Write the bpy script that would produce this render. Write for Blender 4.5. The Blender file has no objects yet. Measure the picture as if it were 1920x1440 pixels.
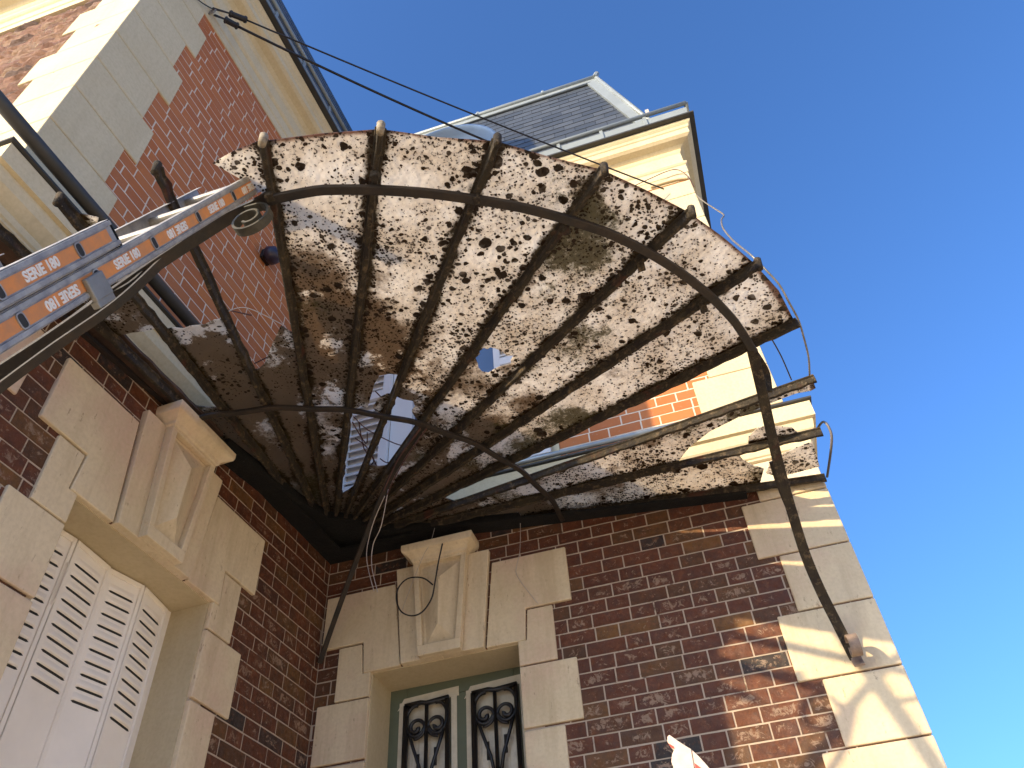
import bpy, bmesh, math, random
import numpy as np
from mathutils import Vector, Matrix
random.seed(7)
R = math.radians
scene = bpy.context.scene
# ------------------------------------------------------------------ camera
cam = bpy.data.cameras.new('camera'); co = bpy.data.objects.new('camera', cam); scene.collection.objects.link(co)
scene.camera = co
P = [R(13.89), R(45.04), R(-4.74)]
cy, sy, cp, sp = math.cos(P[0]), math.sin(P[0]), math.cos(P[1]), math.sin(P[1])
fwd = Vector((-sy*cp, cy*cp, sp)); rt = Vector((cy, sy, 0)); up = rt.cross(fwd)
cr, sr = math.cos(P[2]), math.sin(P[2])
r2 = rt*cr + up*sr; u2 = -rt*sr + up*cr
M = Matrix((r2, u2, -fwd)).transposed().to_4x4()
M.translation = Vector((2.0901, -3.5968, 1.6))
co.matrix_world = M
cam.sensor_width = 36; cam.lens = 36*1471.8/1920
cam.clip_start = .05; cam.clip_end = 3000
scene.render.resolution_x = 1024; scene.render.resolution_y = 768
# ------------------------------------------------------------------ world + sun
SKYG, SKYS, DUST, OZ, SUNE, EXPO = 1.05, .15, 3.0, 7.5, 2.9, 1.32
SUN_EL, SUN_AZ = 17.0, 219.2           # azimuth clockwise from +Y
w = bpy.data.worlds.new('World'); scene.world = w; w.use_nodes = True
nt = w.node_tree; bg = nt.nodes['Background']
sky = nt.nodes.new('ShaderNodeTexSky'); sky.sky_type = 'NISHITA'; sky.sun_disc = False
sky.sun_elevation = R(SUN_EL); sky.sun_rotation = R(SUN_AZ)
sky.altitude = 100; sky.air_density = 1.0; sky.dust_density = DUST; sky.ozone_density = OZ
gam = nt.nodes.new('ShaderNodeGamma'); gam.inputs[1].default_value = SKYG
nt.links.new(sky.outputs[0], gam.inputs[0]); nt.links.new(gam.outputs[0], bg.inputs[0]); bg.inputs[1].default_value = SKYS
sd = bpy.data.lights.new('sun', 'SUN'); so = bpy.data.objects.new('sun', sd); scene.collection.objects.link(so)
sd.energy = SUNE; sd.angle = R(.53); sd.color = (1.0, .78, .46)
sdir = Vector((math.sin(R(SUN_AZ))*math.cos(R(SUN_EL)), math.cos(R(SUN_AZ))*math.cos(R(SUN_EL)), math.sin(R(SUN_EL))))
so.rotation_euler = sdir.to_track_quat('Z', 'Y').to_euler()
scene.view_settings.view_transform = 'Standard'; scene.view_settings.look = 'None'
scene.view_settings.exposure = EXPO; scene.view_settings.gamma = 1
# ------------------------------------------------------------------ frames
DEL = R(2.455)
dA = Vector((math.sin(DEL), math.cos(DEL), 0)); nA = Vector((math.cos(DEL), -math.sin(DEL), 0))
SA = 2.62                                # length of the left wall to its outer corner
def FB(x, o, z): return Vector((x, -o, z))
def FA(s, o, z): v = nA*o - dA*s; return Vector((v.x, v.y, z))
PC = FA(SA, 0, 0)
def FL(u, o, z): return Vector((PC.x-u, PC.y-o, z))
# ------------------------------------------------------------------ mesh builder
class MB:
    def __init__(s): s.v = []; s.f = []; s.c = []; s.uv = []
    def add(s, vs, fs, col=None, uvs=None):
        n = len(s.v); s.v += [tuple(p) for p in vs]
        for i, f in enumerate(fs):
            s.f.append([n+k for k in f]); s.c.append(col or (.5, .5, .5, 1)); s.uv.append(uvs[i] if uvs else None)
        return s
    def box(s, fr, a0, a1, o0, o1, z0, z1, col=None):
        vs = [fr(a, o, z) for z in (z0, z1) for o in (o0, o1) for a in (a0, a1)]
        s.add(vs, [(0, 1, 3, 2), (4, 6, 7, 5), (0, 4, 5, 1), (2, 3, 7, 6), (0, 2, 6, 4), (1, 5, 7, 3)], col); return s
    def prism(s, fr, poly, o0, o1, col=None):   # poly in (a,z)
        n = len(poly); vs = [fr(a, o0, z) for a, z in poly] + [fr(a, o1, z) for a, z in poly]
        s.add(vs, [tuple(range(n)), tuple(range(n, 2*n))] + [(i, (i+1) % n, n+(i+1) % n, n+i) for i in range(n)], col); return s
    def tube(s, pts, r, n=8, col=None, cap=True):
        pts = [Vector(p) for p in pts]; k = len(pts); vs = []; fs = []
        prev = None
        for i, p in enumerate(pts):
            t = (pts[min(i+1, k-1)]-pts[max(i-1, 0)])
            if t.length < 1e-9: t = Vector((0, 0, 1))
            t.normalize()
            if prev is None:
                a = t.orthogonal().normalized()
            else:
                a = (prev - t*prev.dot(t)); a = a.normalized() if a.length > 1e-6 else t.orthogonal().normalized()
            prev = a; b = t.cross(a)
            rr = r[i] if isinstance(r, (list, tuple)) else r
            for j in range(n):
                q = 2*math.pi*j/n; vs.append(p + a*(rr*math.cos(q)) + b*(rr*math.sin(q)))
        for i in range(k-1):
            for j in range(n):
                fs.append((i*n+j, i*n+(j+1) % n, (i+1)*n+(j+1) % n, (i+1)*n+j))
        if cap: fs += [tuple(range(n)), tuple(range((k-1)*n, k*n))]
        s.add(vs, fs, col); return s
    def flat(s, pts, side, wd, th, col=None):   # flat bar swept along pts, 'side' = width direction (vector or list)
        pts = [Vector(p) for p in pts]; k = len(pts); vs = []; fs = []
        for i, p in enumerate(pts):
            t = (pts[min(i+1, k-1)]-pts[max(i-1, 0)]).normalized()
            sd_ = Vector(side[i] if isinstance(side, list) else side)
            sd_ = (sd_ - t*sd_.dot(t)).normalized(); b = t.cross(sd_)
            W = wd[i] if isinstance(wd, (list, tuple)) else wd
            for x, y in ((-1, -1), (1, -1), (1, 1), (-1, 1)): vs.append(p + sd_*(x*W/2) + b*(y*th/2))
        for i in range(k-1):
            for j in range(4): fs.append((i*4+j, i*4+(j+1) % 4, (i+1)*4+(j+1) % 4, (i+1)*4+j))
        fs += [(0, 1, 2, 3), tuple(range((k-1)*4, k*4))]
        s.add(vs, fs, col); return s
    def build(s, name, mat, parent=None, bevel=0, smooth=False):
        me = bpy.data.meshes.new(name); me.from_pydata(s.v, [], s.f)
        ca = me.color_attributes.new('col', 'FLOAT_COLOR', 'CORNER'); uvl = me.uv_layers.new(name='UVMap')
        li = 0; cols = []; uvs = []
        for i, f in enumerate(s.f):
            for j in range(len(f)):
                cols += s.c[i]; uvs += (s.uv[i][j] if s.uv[i] else (.5, .5))
        ca.data.foreach_set('color', cols); uvl.data.foreach_set('uv', uvs)
        bm = bmesh.new(); bm.from_mesh(me); bmesh.ops.recalc_face_normals(bm, faces=bm.faces); bm.to_mesh(me); bm.free()
        if smooth: me.polygons.foreach_set('use_smooth', [True]*len(me.polygons))
        me.materials.append(mat)
        o = bpy.data.objects.new(name, me); scene.collection.objects.link(o)
        if bevel:
            m = o.modifiers.new('bevel', 'BEVEL'); m.width = bevel; m.segments = 2; m.limit_method = 'ANGLE'; m.angle_limit = R(40)
        if parent is not None:
            o.parent = parent
            o.matrix_parent_inverse = Matrix.Translation(-parent.location)      # mesh parents sit at the origin
        return o
def tag(o, label=None, cat=None, group=None, kind=None):
    if label: o['label'] = label
    if cat: o['category'] = cat
    if group: o['group'] = group
    if kind: o['kind'] = kind
    return o
def thing(name, loc, label, cat, group=None):
    o = bpy.data.objects.new(name, None); scene.collection.objects.link(o); o.location = loc; o.empty_display_size = .1
    return tag(o, label, cat, group)
# ------------------------------------------------------------------ materials
def nmat(name, rough=.7, metal=0):
    m = bpy.data.materials.new(name); m.use_nodes = True; t = m.node_tree
    b = t.nodes['Principled BSDF']; b.inputs['Roughness'].default_value = rough; b.inputs['Metallic'].default_value = metal
    return m, t, b
def N(t, typ, **kw):
    n = t.nodes.new(typ)
    for k, v in kw.items():
        if k.startswith('i_'):
            key = k[2:]; key = int(key) if key.isdigit() else key.replace('_', ' ')
            n.inputs[key].default_value = v
        else: setattr(n, k, v)
    return n
def pos(t):
    n = t.nodes.new('ShaderNodeNewGeometry'); return n.outputs['Position']
def noise(t, scale, detail=4, rough=.6, vec=None, dist=0):
    n = N(t, 'ShaderNodeTexNoise', i_Scale=scale, i_Detail=detail, i_Roughness=rough, i_Distortion=dist)
    t.links.new(vec if vec is not None else pos(t), n.inputs['Vector']); return n.outputs['Fac']
def ramp(t, fac, stops, interp='LINEAR'):
    n = t.nodes.new('ShaderNodeValToRGB'); cr_ = n.color_ramp; cr_.interpolation = interp
    while len(cr_.elements) < len(stops): cr_.elements.new(.5)
    for e, (p, c) in zip(cr_.elements, stops):
        e.position = p; e.color = c if len(c) == 4 else (*c, 1)
    t.links.new(fac, n.inputs[0]); return n.outputs[0]
def gr(v): return (v, v, v, 1)
def mixc(t, fac, a, b, mode='MIX'):
    n = t.nodes.new('ShaderNodeMix'); n.data_type = 'RGBA'; n.blend_type = mode
    for sock, v in ((0, fac), (6, a), (7, b)):
        if isinstance(v, (int, float)): n.inputs[sock].default_value = v
        elif isinstance(v, tuple): n.inputs[sock].default_value = v if len(v) == 4 else (*v, 1)
        else: t.links.new(v, n.inputs[sock])
    return n.outputs[2]
def mth(t, op, a, b=0., c=None):
    n = t.nodes.new('ShaderNodeMath'); n.operation = op
    for i, v in enumerate((a, b, c)):
        if v is None: continue
        if isinstance(v, (int, float)): n.inputs[i].default_value = v
        else: t.links.new(v, n.inputs[i])
    return n.outputs[0]
def bump(t, b, h, strength=.3, dist=.01):
    n = N(t, 'ShaderNodeBump', i_Strength=strength, i_Distance=dist); t.links.new(h, n.inputs['Height']); t.links.new(n.outputs[0], b.inputs['Normal'])
def m_stone(name, base, dirt, pink=None, bs=.25, pits=True):
    m, t, b = nmat(name, .85)
    c = mixc(t, ramp(t, noise(t, 2.3, 5), [(.35, gr(0)), (.75, gr(1))]), base, dirt)
    if pink: c = mixc(t, ramp(t, noise(t, 1.1, 6, .65), [(.5, gr(0)), (.66, gr(.75))]), c, pink)
    c = mixc(t, ramp(t, noise(t, 60, 3), [(.3, gr(.22)), (.6, gr(0))]), c, (base[0]*.55, base[1]*.5, base[2]*.42))
    ms = N(t, 'ShaderNodeMapping'); ms.inputs['Scale'].default_value = (1, 1, .10); t.links.new(pos(t), ms.inputs[0])
    c = mixc(t, ramp(t, mth(t, 'ADD', noise(t, 9, 6, .7, ms.outputs[0]), mth(t, 'MULTIPLY', noise(t, 1.7, 3), .25)), [(.62, gr(0)), (.80, gr(.45 if pits else .18))]), c, (base[0]*.62, base[1]*.56, base[2]*.48))
    if pits:
        mp = N(t, 'ShaderNodeMapping'); mp.inputs['Scale'].default_value = (1, 1, .35); t.links.new(pos(t), mp.inputs[0])
        c = mixc(t, ramp(t, noise(t, 38, 4, .7, mp.outputs[0]), [(.64, gr(0)), (.71, gr(.7))]), c, (.30, .20, .13))
    t.links.new(c, b.inputs['Base Color']); bump(t, b, noise(t, 45, 6), bs, .006); return m
def m_brick_low():
    m, t, b = nmat('old_glazed_brick', .55)
    at = N(t, 'ShaderNodeAttribute', attribute_name='col'); sp_ = t.nodes.new('ShaderNodeSeparateColor'); t.links.new(at.outputs['Color'], sp_.inputs[0])
    c = ramp(t, sp_.outputs[0], [(0, (.022, .018, .016)), (.035, (.026, .020, .018)), (.06, (.095, .026, .009)), (.55, (.130, .037, .012)), (.78, (.085, .034, .011)), (.93, (.135, .058, .015)), (1, (.19, .085, .020))])
    c = mixc(t, ramp(t, noise(t, 14, 5, .7), [(.42, gr(0)), (.72, gr(.8))]), c, (.050, .024, .016))
    c = mixc(t, ramp(t, noise(t, 26, 6, .7), [(.52, gr(0)), (.62, gr(.4))]), c, (.20, .070, .026))
    uv = N(t, 'ShaderNodeUVMap', uv_map='UVMap'); su = t.nodes.new('ShaderNodeSeparateXYZ'); t.links.new(uv.outputs[0], su.inputs[0])
    du = mth(t, 'ABSOLUTE', mth(t, 'SUBTRACT', su.outputs[0], .5)); dv = mth(t, 'ABSOLUTE', mth(t, 'SUBTRACT', su.outputs[1], .5))
    ctr = mth(t, 'SUBTRACT', 1, mth(t, 'MULTIPLY', mth(t, 'MAXIMUM', du, dv), 2.1))
    ctr = mth(t, 'MINIMUM', mth(t, 'MAXIMUM', ctr, 0), .6)
    low = mth(t, 'MULTIPLY', sp_.outputs[2], .13)
    ch = mth(t, 'ADD', mth(t, 'MULTIPLY', ctr, .22), mth(t, 'ADD', noise(t, 26, 9, .75, dist=1.6), low))
    c = mixc(t, ramp(t, ch, [(.725, gr(0)), (.765, gr(.7)), (.9, gr(.9))]), c, mixc(t, noise(t, 12), (.36, .215, .145), (.27, .215, .15)))
    t.links.new(c, b.inputs['Base Color'])
    bump(t, b, mth(t, 'ADD', noise(t, 22, 8, .75), mth(t, 'MULTIPLY', ctr, -.4)), .75, .012)
    t.links.new(ramp(t, noise(t, 30), [(.3, gr(.38)), (.7, gr(.8))]), b.inputs['Roughness']); return m
def m_brick_up(name='painted_brick', a=(.43, .120, .022), b_=(.52, .165, .034)):
    m, t, b = nmat(name, .7)
    at = N(t, 'ShaderNodeAttribute', attribute_name='col'); sp_ = t.nodes.new('ShaderNodeSeparateColor'); t.links.new(at.outputs['Color'], sp_.inputs[0])
    c = mixc(t, sp_.outputs[0], a, b_)
    c = mixc(t, ramp(t, noise(t, 5, 5), [(.4, gr(0)), (.75, gr(.35))]), c, (.40, .17, .085))
    c = mixc(t, ramp(t, noise(t, 55, 4), [(.62, gr(0)), (.72, gr(.35))]), c, (.45, .28, .2))
    t.links.new(c, b.inputs['Base Color']); bump(t, b, noise(t, 60, 6), .3, .004); return m
def m_rubble():
    m, t, b = nmat('weathered_rough_brick', .9)
    at = N(t, 'ShaderNodeAttribute', attribute_name='col'); sp_ = t.nodes.new('ShaderNodeSeparateColor'); t.links.new(at.outputs['Color'], sp_.inputs[0])
    c = ramp(t, sp_.outputs[0], [(0, (.13, .08, .06)), (.3, (.30, .15, .10)), (.7, (.38, .21, .13)), (1, (.42, .27, .17))])
    c = mixc(t, ramp(t, noise(t, 20, 6, .7), [(.4, gr(0)), (.7, gr(.7))]), c, (.20, .13, .10))
    t.links.new(c, b.inputs['Base Color']); bump(t, b, noise(t, 30, 8, .75), 1.0, .03); return m
def m_plain(name, col, rough=.6, metal=0, var=.25, vs=8, bs=.1, bscale=60, dark=None):
    m, t, b = nmat(name, rough, metal)
    d = dark or tuple(v*(1-var*1.6) for v in col)
    c = mixc(t, ramp(t, noise(t, vs, 6, .65), [(.35, gr(0)), (.7, gr(.8))]), col, d)
    t.links.new(c, b.inputs['Base Color']); bump(t, b, noise(t, bscale, 4), bs, .004); return m
def m_iron():
    m, t, b = nmat('mossy_rusty_iron', .85)
    c = mixc(t, ramp(t, noise(t, 9, 7, .7), [(.4, gr(0)), (.62, gr(1))]), (.018, .012, .008), (.045, .033, .016))
    c = mixc(t, ramp(t, noise(t, 30, 6, .75), [(.52, gr(0)), (.66, gr(.9))]), c, (.15, .105, .058))
    c = mixc(t, ramp(t, noise(t, 5, 5, .6), [(.60, gr(0)), (.68, gr(.9))]), c, (.075, .024, .012))
    c = mixc(t, ramp(t, noise(t, 48, 5, .7), [(.68, gr(0)), (.74, gr(.7))]), c, (.34, .29, .20))
    t.links.new(c, b.inputs['Base Color']); bump(t, b, noise(t, 50, 8, .8), 1.0, .012); return m
def m_glass(name='dirty_cathedral_glass', fb=0., ds=0.):
    m = bpy.data.materials.new(name); m.use_nodes = True; t = m.node_tree; t.nodes.clear()
    out = t.nodes.new('ShaderNodeOutputMaterial'); p = pos(t)
    sep = t.nodes.new('ShaderNodeSeparateXYZ'); t.links.new(p, sep.inputs[0])
    cmb = t.nodes.new('ShaderNodeCombineXYZ'); t.links.new(sep.outputs[0], cmb.inputs[0]); t.links.new(sep.outputs[1], cmb.inputs[1])
    flat = cmb.outputs[0]
    ln = N(t, 'ShaderNodeVectorMath', operation='LENGTH'); t.links.new(flat, ln.inputs[0]); rad = ln.outputs['Value']
    oi_ = t.nodes.new('ShaderNodeObjectInfo'); off = N(t, 'ShaderNodeVectorMath', operation='ADD'); t.links.new(flat, off.inputs[0])
    rv = t.nodes.new('ShaderNodeCombineXYZ'); t.links.new(mth(t, 'MULTIPLY', oi_.outputs['Random'], 31.7), rv.inputs[0]); t.links.new(mth(t, 'MULTIPLY', oi_.outputs['Random'], 17.3), rv.inputs[1])
    t.links.new(rv.outputs[0], off.inputs[1]); geo = flat; flat = off.outputs[0]         # every pane is its own sheet of glass
    uv1 = N(t, 'ShaderNodeUVMap', uv_map='ribs'); s1 = t.nodes.new('ShaderNodeSeparateXYZ'); t.links.new(uv1.outputs[0], s1.inputs[0])
    uv2 = N(t, 'ShaderNodeUVMap', uv_map='rim'); s2 = t.nodes.new('ShaderNodeSeparateXYZ'); t.links.new(uv2.outputs[0], s2.inputs[0])
    dr = mth(t, 'MINIMUM', s1.outputs[0], s1.outputs[1]); dm = s2.outputs[0]
    # brown film, thick toward the house, with washed-out patches of bare glass
    film = mth(t, 'ADD', noise(t, 2.4, 6, .6, flat), mth(t, 'MULTIPLY', noise(t, 38, 7, .85, flat), .34))
    film = mth(t, 'SUBTRACT', film, mth(t, 'MULTIPLY', mth(t, 'SUBTRACT', rad, 1.72+fb), .22))
    dv_ = N(t, 'ShaderNodeVectorMath', operation='DISTANCE'); t.links.new(geo, dv_.inputs[0]); dv_.inputs[1].default_value = (.88, -1.72, 0)   # cast shadow on the glass, painted in as extra brown
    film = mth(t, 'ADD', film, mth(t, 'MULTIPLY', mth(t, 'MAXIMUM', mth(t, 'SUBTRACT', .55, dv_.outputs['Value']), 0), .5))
    film = mth(t, 'SUBTRACT', film, mth(t, 'MULTIPLY', ramp(t, mth(t, 'ADD', noise(t, 3.6, 5, .6, flat), mth(t, 'MULTIPLY', noise(t, 40, 6, .85, flat), .3)), [(.70, gr(0)), (.74, gr(1))]), .30))
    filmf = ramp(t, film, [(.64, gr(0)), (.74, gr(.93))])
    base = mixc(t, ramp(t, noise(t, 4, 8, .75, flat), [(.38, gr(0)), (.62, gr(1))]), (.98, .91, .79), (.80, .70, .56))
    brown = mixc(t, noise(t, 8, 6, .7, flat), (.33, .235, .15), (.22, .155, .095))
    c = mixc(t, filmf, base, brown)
    # rusty drips from the rim and creeping grime along the ribs
    c = mixc(t, ramp(t, mth(t, 'SUBTRACT', mth(t, 'MULTIPLY', noise(t, 45, 6, .8, flat), .030), dm), [(0, gr(0)), (.012, gr(.85))]), c, (.20, .075, .035))
    grime = mth(t, 'SUBTRACT', mth(t, 'ADD', mth(t, 'MULTIPLY', noise(t, 5.5, 5, .6, flat), .10), mth(t, 'MULTIPLY', noise(t, 42, 6, .8, flat), .075)), mth(t, 'ADD', dr, .052))
    grm = ramp(t, grime, [(.0, gr(0)), (.016, gr(.95))])
    c = mixc(t, grm, c, mixc(t, noise(t, 16, 5, .7, flat), (.10, .075, .030), (.06, .035, .018)))
    # greenish algae in places
    alg = ramp(t, mth(t, 'ADD', noise(t, 1.9, 3, .5, flat), mth(t, 'MULTIPLY', noise(t, 40, 8, .9, flat), .62)), [(.93, gr(0)), (.98, gr(.85))])
    c = mixc(t, alg, c, (.12, .10, .040))
    # fine flecks
    fl = mth(t, 'ADD', noise(t, 70, 4, .7, flat), mth(t, 'MULTIPLY', noise(t, 4, 3, .5, flat), .38)); fl = mth(t, 'SUBTRACT', fl, .03+ds*.5)
    flm = ramp(t, fl, [(.75, gr(0)), (.79, gr(1))])
    # round lichens: three sizes
    wob = N(t, 'ShaderNodeTexNoise', i_Scale=22.0, i_Detail=4.0); t.links.new(flat, wob.inputs['Vector'])
    wv = N(t, 'ShaderNodeVectorMath', operation='SCALE'); wv.inputs['Scale'].default_value = .030; t.links.new(wob.outputs['Color'], wv.inputs[0])
    fv = N(t, 'ShaderNodeVectorMath', operation='ADD'); t.links.new(flat, fv.inputs[0]); t.links.new(wv.outputs[0], fv.inputs[1])
    spots = flm
    inner = mth(t, 'MULTIPLY', mth(t, 'MAXIMUM', mth(t, 'SUBTRACT', 1.9, rad), 0), .10)
    for sc, size, lo_, nz, k_ in ((7., .20, .60, 1.3, 2.6), (17., .30, .565, 1.7, 3.0), (38., .40, .545, 2.0, 3.4), (85., .44, .51, 2.3, 3.2)):
        v = N(t, 'ShaderNodeTexVoronoi', voronoi_dimensions='2D', feature='F1', i_Scale=sc); v.inputs['Randomness'].default_value = 1.0
        t.links.new(fv.outputs[0], v.inputs['Vector'])
        sc_ = t.nodes.new('ShaderNodeSeparateColor'); t.links.new(v.outputs['Color'], sc_.inputs[0])
        pick = mth(t, 'ADD', mth(t, 'MULTIPLY', sc_.outputs[0], .42), noise(t, nz, 5, .65, flat))      # few cells chosen, denser in clumps
        pick = mth(t, 'ADD', pick, mth(t, 'MULTIPLY', mth(t, 'MAXIMUM', mth(t, 'SUBTRACT', .07, dr), 0), 2.2))
        rad_ = mth(t, 'MINIMUM', mth(t, 'MULTIPLY', mth(t, 'MAXIMUM', mth(t, 'SUBTRACT', mth(t, 'SUBTRACT', pick, inner), lo_+.25+ds), 0), k_), size)
        spots = mth(t, 'MAXIMUM', spots, mth(t, 'GREATER_THAN', mth(t, 'SUBTRACT', rad_, v.outputs['Distance']), .02))
    spots = mth(t, 'MULTIPLY', spots, ramp(t, noise(t, 19, 4, .6, flat), [(.35, gr(.8)), (.5, gr(1))]))
    c = mixc(t, spots, c, mixc(t, noise(t, 11, 4, .6, flat), (.030, .020, .012), (.085, .050, .025)))
    tr = N(t, 'ShaderNodeBsdfTranslucent'); df = N(t, 'ShaderNodeBsdfDiffuse'); gl = N(t, 'ShaderNodeBsdfGlossy', i_Roughness=.25)
    t.links.new(c, tr.inputs[0]); t.links.new(c, df.inputs[0])
    bn = N(t, 'ShaderNodeBump', i_Strength=.5, i_Distance=.006)
    vb = N(t, 'ShaderNodeTexVoronoi', voronoi_dimensions='2D', feature='SMOOTH_F1', i_Scale=55.0); t.links.new(fv.outputs[0], vb.inputs['Vector'])
    t.links.new(vb.outputs['Distance'], bn.inputs['Height'])
    for n in (tr, df, gl): t.links.new(bn.outputs[0], n.inputs['Normal'])
    m1 = t.nodes.new('ShaderNodeMixShader'); m1.inputs[0].default_value = .22; t.links.new(tr.outputs[0], m1.inputs[1]); t.links.new(df.outputs[0], m1.inputs[2])
    m2 = t.nodes.new('ShaderNodeMixShader'); m2.inputs[0].default_value = .05; t.links.new(m1.outputs[0], m2.inputs[1]); t.links.new(gl.outputs[0], m2.inputs[2])
    t.links.new(m2.outputs[0], out.inputs['Surface']); return m
STONE = m_stone('weathered_limestone', (.72, .60, .415), (.62, .505, .33), pink=(.60, .41, .31))
STONEP = m_stone('painted_stone', (.69, .58, .37), (.62, .51, .31), pits=False, bs=.12)
RENDER = m_stone('cream_render', (.56, .47, .31), (.48, .39, .24), pits=False, bs=.3)
MORTAR, t_, b_ = nmat('mortar', .9)
c_ = mixc(t_, noise(t_, 20, 4), (.50, .41, .32), (.40, .32, .25))
c_ = mixc(t_, ramp(t_, noise(t_, 4.5, 6, .75), [(.58, gr(0)), (.64, gr(.85))]), c_, (.085, .050, .032)); t_.links.new(c_, b_.inputs['Base Color'])
MORTARW = m_plain('white_mortar', (.74, .64, .50), .9, var=.1, vs=20)
BLOW = m_brick_low(); BUP = m_brick_up(); RUB = m_rubble()
ZINC = m_plain('zinc', (.42, .46, .47), .45, .35, var=.2, vs=4)
ZINCD = m_plain('dull_old_zinc', (.065, .062, .055), .55, .3, var=.3, vs=5)
ZINCL = m_plain('bright_zinc', (.28, .31, .31), .5, .15, var=.15, vs=3)
def m_slate():
    m, t, b = nmat('slate', .45)
    at = N(t, 'ShaderNodeAttribute', attribute_name='col'); sp_ = t.nodes.new('ShaderNodeSeparateColor'); t.links.new(at.outputs['Color'], sp_.inputs[0])
    c = mixc(t, sp_.outputs[0], (.040, .048, .058), (.078, .088, .100)); c = mixc(t, ramp(t, noise(t, 9, 5), [(.4, gr(0)), (.7, gr(.4))]), c, (.05, .058, .07))
    t.links.new(c, b.inputs['Base Color']); bump(t, b, noise(t, 40, 5), .3, .004); return m
SLATE = m_slate()
IRON = m_iron()
IRONB = m_plain('black_flat_iron', (.016, .014, .013), .6, .1, var=.5, vs=14, bs=.5, bscale=70, dark=(.045, .030, .020))
BLACK, t_, b_ = nmat('flecked_black', .95)  # near black, mottled, with fine pale flecks
c_ = mixc(t_, ramp(t_, noise(t_, 12, 7, .8), [(.5, gr(0)), (.7, gr(1))]), (.002, .002, .002), (.010, .008, .006))
c_ = mixc(t_, ramp(t_, noise(t_, 60, 5, .7), [(.70, gr(0)), (.735, gr(.8))]), c_, (.14, .12, .10)); t_.links.new(c_, b_.inputs['Base Color']); bump(t_, b_, noise(t_, 30, 8, .8), 1.0, .02)
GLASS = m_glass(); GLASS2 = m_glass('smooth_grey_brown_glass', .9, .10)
ALU = m_plain('scuffed_aluminium', (.44, .41, .36), .5, .35, var=.3, vs=22, dark=(.16, .16, .17))
ORANGE = m_plain('orange_band', (.66, .24, .055), .6, var=.25, vs=25, dark=(.42, .20, .09))
TEXTW = m_plain('lettering_white', (.75, .72, .66), .7, var=.1)
WHITE = m_plain('white_shutter_paint', (.90, .84, .76), .5, var=.08, vs=3, bs=.05)
WHITEC = m_plain('cool_white_paint', (.80, .76, .72), .5, var=.06, vs=3, bs=.05)
GREEN = m_plain('grey_green_paint', (.115, .135, .085), .6, var=.12)
GRILLE = m_plain('fresh_black_paint', (.010, .010, .012), .35, var=.2, bs=.5)
PAPER = m_plain('masking_paper', (.66, .60, .47), .8, var=.25, vs=14, dark=(.48, .42, .31))
DARK = m_plain('dark_interior', (.03, .03, .03), .9)
WIREW = m_plain('pale_wire', (.50, .44, .40), .6)
WIREB = m_plain('black_cable', (.012, .011, .012), .5)
WIREG = m_plain('galvanised_wire', (.30, .28, .26), .4, .5, var=.4, vs=30)
TWIG = m_plain('dry_twig', (.11, .05, .045), .9)
m_, t_, b_ = nmat('window_glass', .05); b_.inputs['Base Color'].default_value = (.10, .16, .27, 1); PANE = m_
b_.inputs['Specular IOR Level'].default_value = .8
# ================================================================== GROUND
gm = m_stone('pale_gravel', (.68, .56, .40), (.58, .46, .32), bs=.6)
g = MB().add([(-400, -400, 0), (400, -400, 0), (400, 400, 0), (-400, 400, 0)], [(0, 1, 2, 3)]).build('ground', gm); tag(g, kind='structure')
tag(MB().box(FB, .1, 2.0, .0, 1.0, .0, .45).box(FB, .1, 2.0, 1.0, 1.3, 0, .3).box(FB, .1, 2.0, 1.3, 1.6, 0, .15).build('added_steps', STONE, bevel=.01), kind='structure')  # unseen steps presumed below the door, added so daylight bounces
gw = MB(); FW = lambda a, o, z: Vector((5.6-o, a, z))  # unseen wall added to bounce warm sunlight onto the house
gw.box(FW, -9, 6, -.25, 0, 0, 2.0); gwo = thing('bounce_wall', (5.6, -1.5, 0), 'low cream plastered wall added out of view to bounce sunlight onto the house', 'wall')
gw.build('bounce_wall_face', m_plain('bounce_wall_plaster', (.70, .60, .44), .9, var=.1), gwo); MB().box(FW, -9, 6, -.29, .04, 2.0, 2.06).build('bounce_wall_coping', STONE, gwo, bevel=.01)
# ================================================================== HOUSE
house = thing('brick_house', (0, 0, 0), 'red brick house corner with cream stone quoins, moulded cornices and slate mansard roof', 'house')
def H(mb, name, mat, parent=None, **k): return mb.build(name, mat, parent or house, **k)
WT = .35
# door opening x .321-1.125 z<3.48 ; window (left wall) s .935-1.789 ; upper window x .32-1.12 z 4.78-6.4
core = MB()
def ring(fr, a0, a1, z0, z1, op, o1=-.004):
    x0, x1, y0, y1 = op
    core.box(fr, a0, x0, -WT, o1, z0, z1); core.box(fr, x1, a1, -WT, o1, z0, z1)
    if y0 > z0: core.box(fr, x0, x1, -WT, o1, z0, y0)
    core.box(fr, x0, x1, -WT, o1, y1, z1)
ring(FB, -.30, 2.803, 0, 4.38, (.326, 1.12, .45, 3.475)); ring(FB, -.30, 2.778, 4.38, 7.7, (.325, 1.115, 4.6, 6.4))
ring(FA, 0.0, 2.612, 0, 4.38, (.94, 1.784, 1.6, 3.475)); core.box(FA, 0, 2.612, -WT, -.004, 4.38, 7.7)
core.box(FL, .012, 4.0, -WT, -.02, 0, 7.7)
core.box(lambda a, o, z: Vector((2.80-.02*(z > 4.2)-.3+o, a, z)), .36, 6, 0, .27, 0, 7.7)
H(core, 'wall_core', RENDER)
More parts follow.
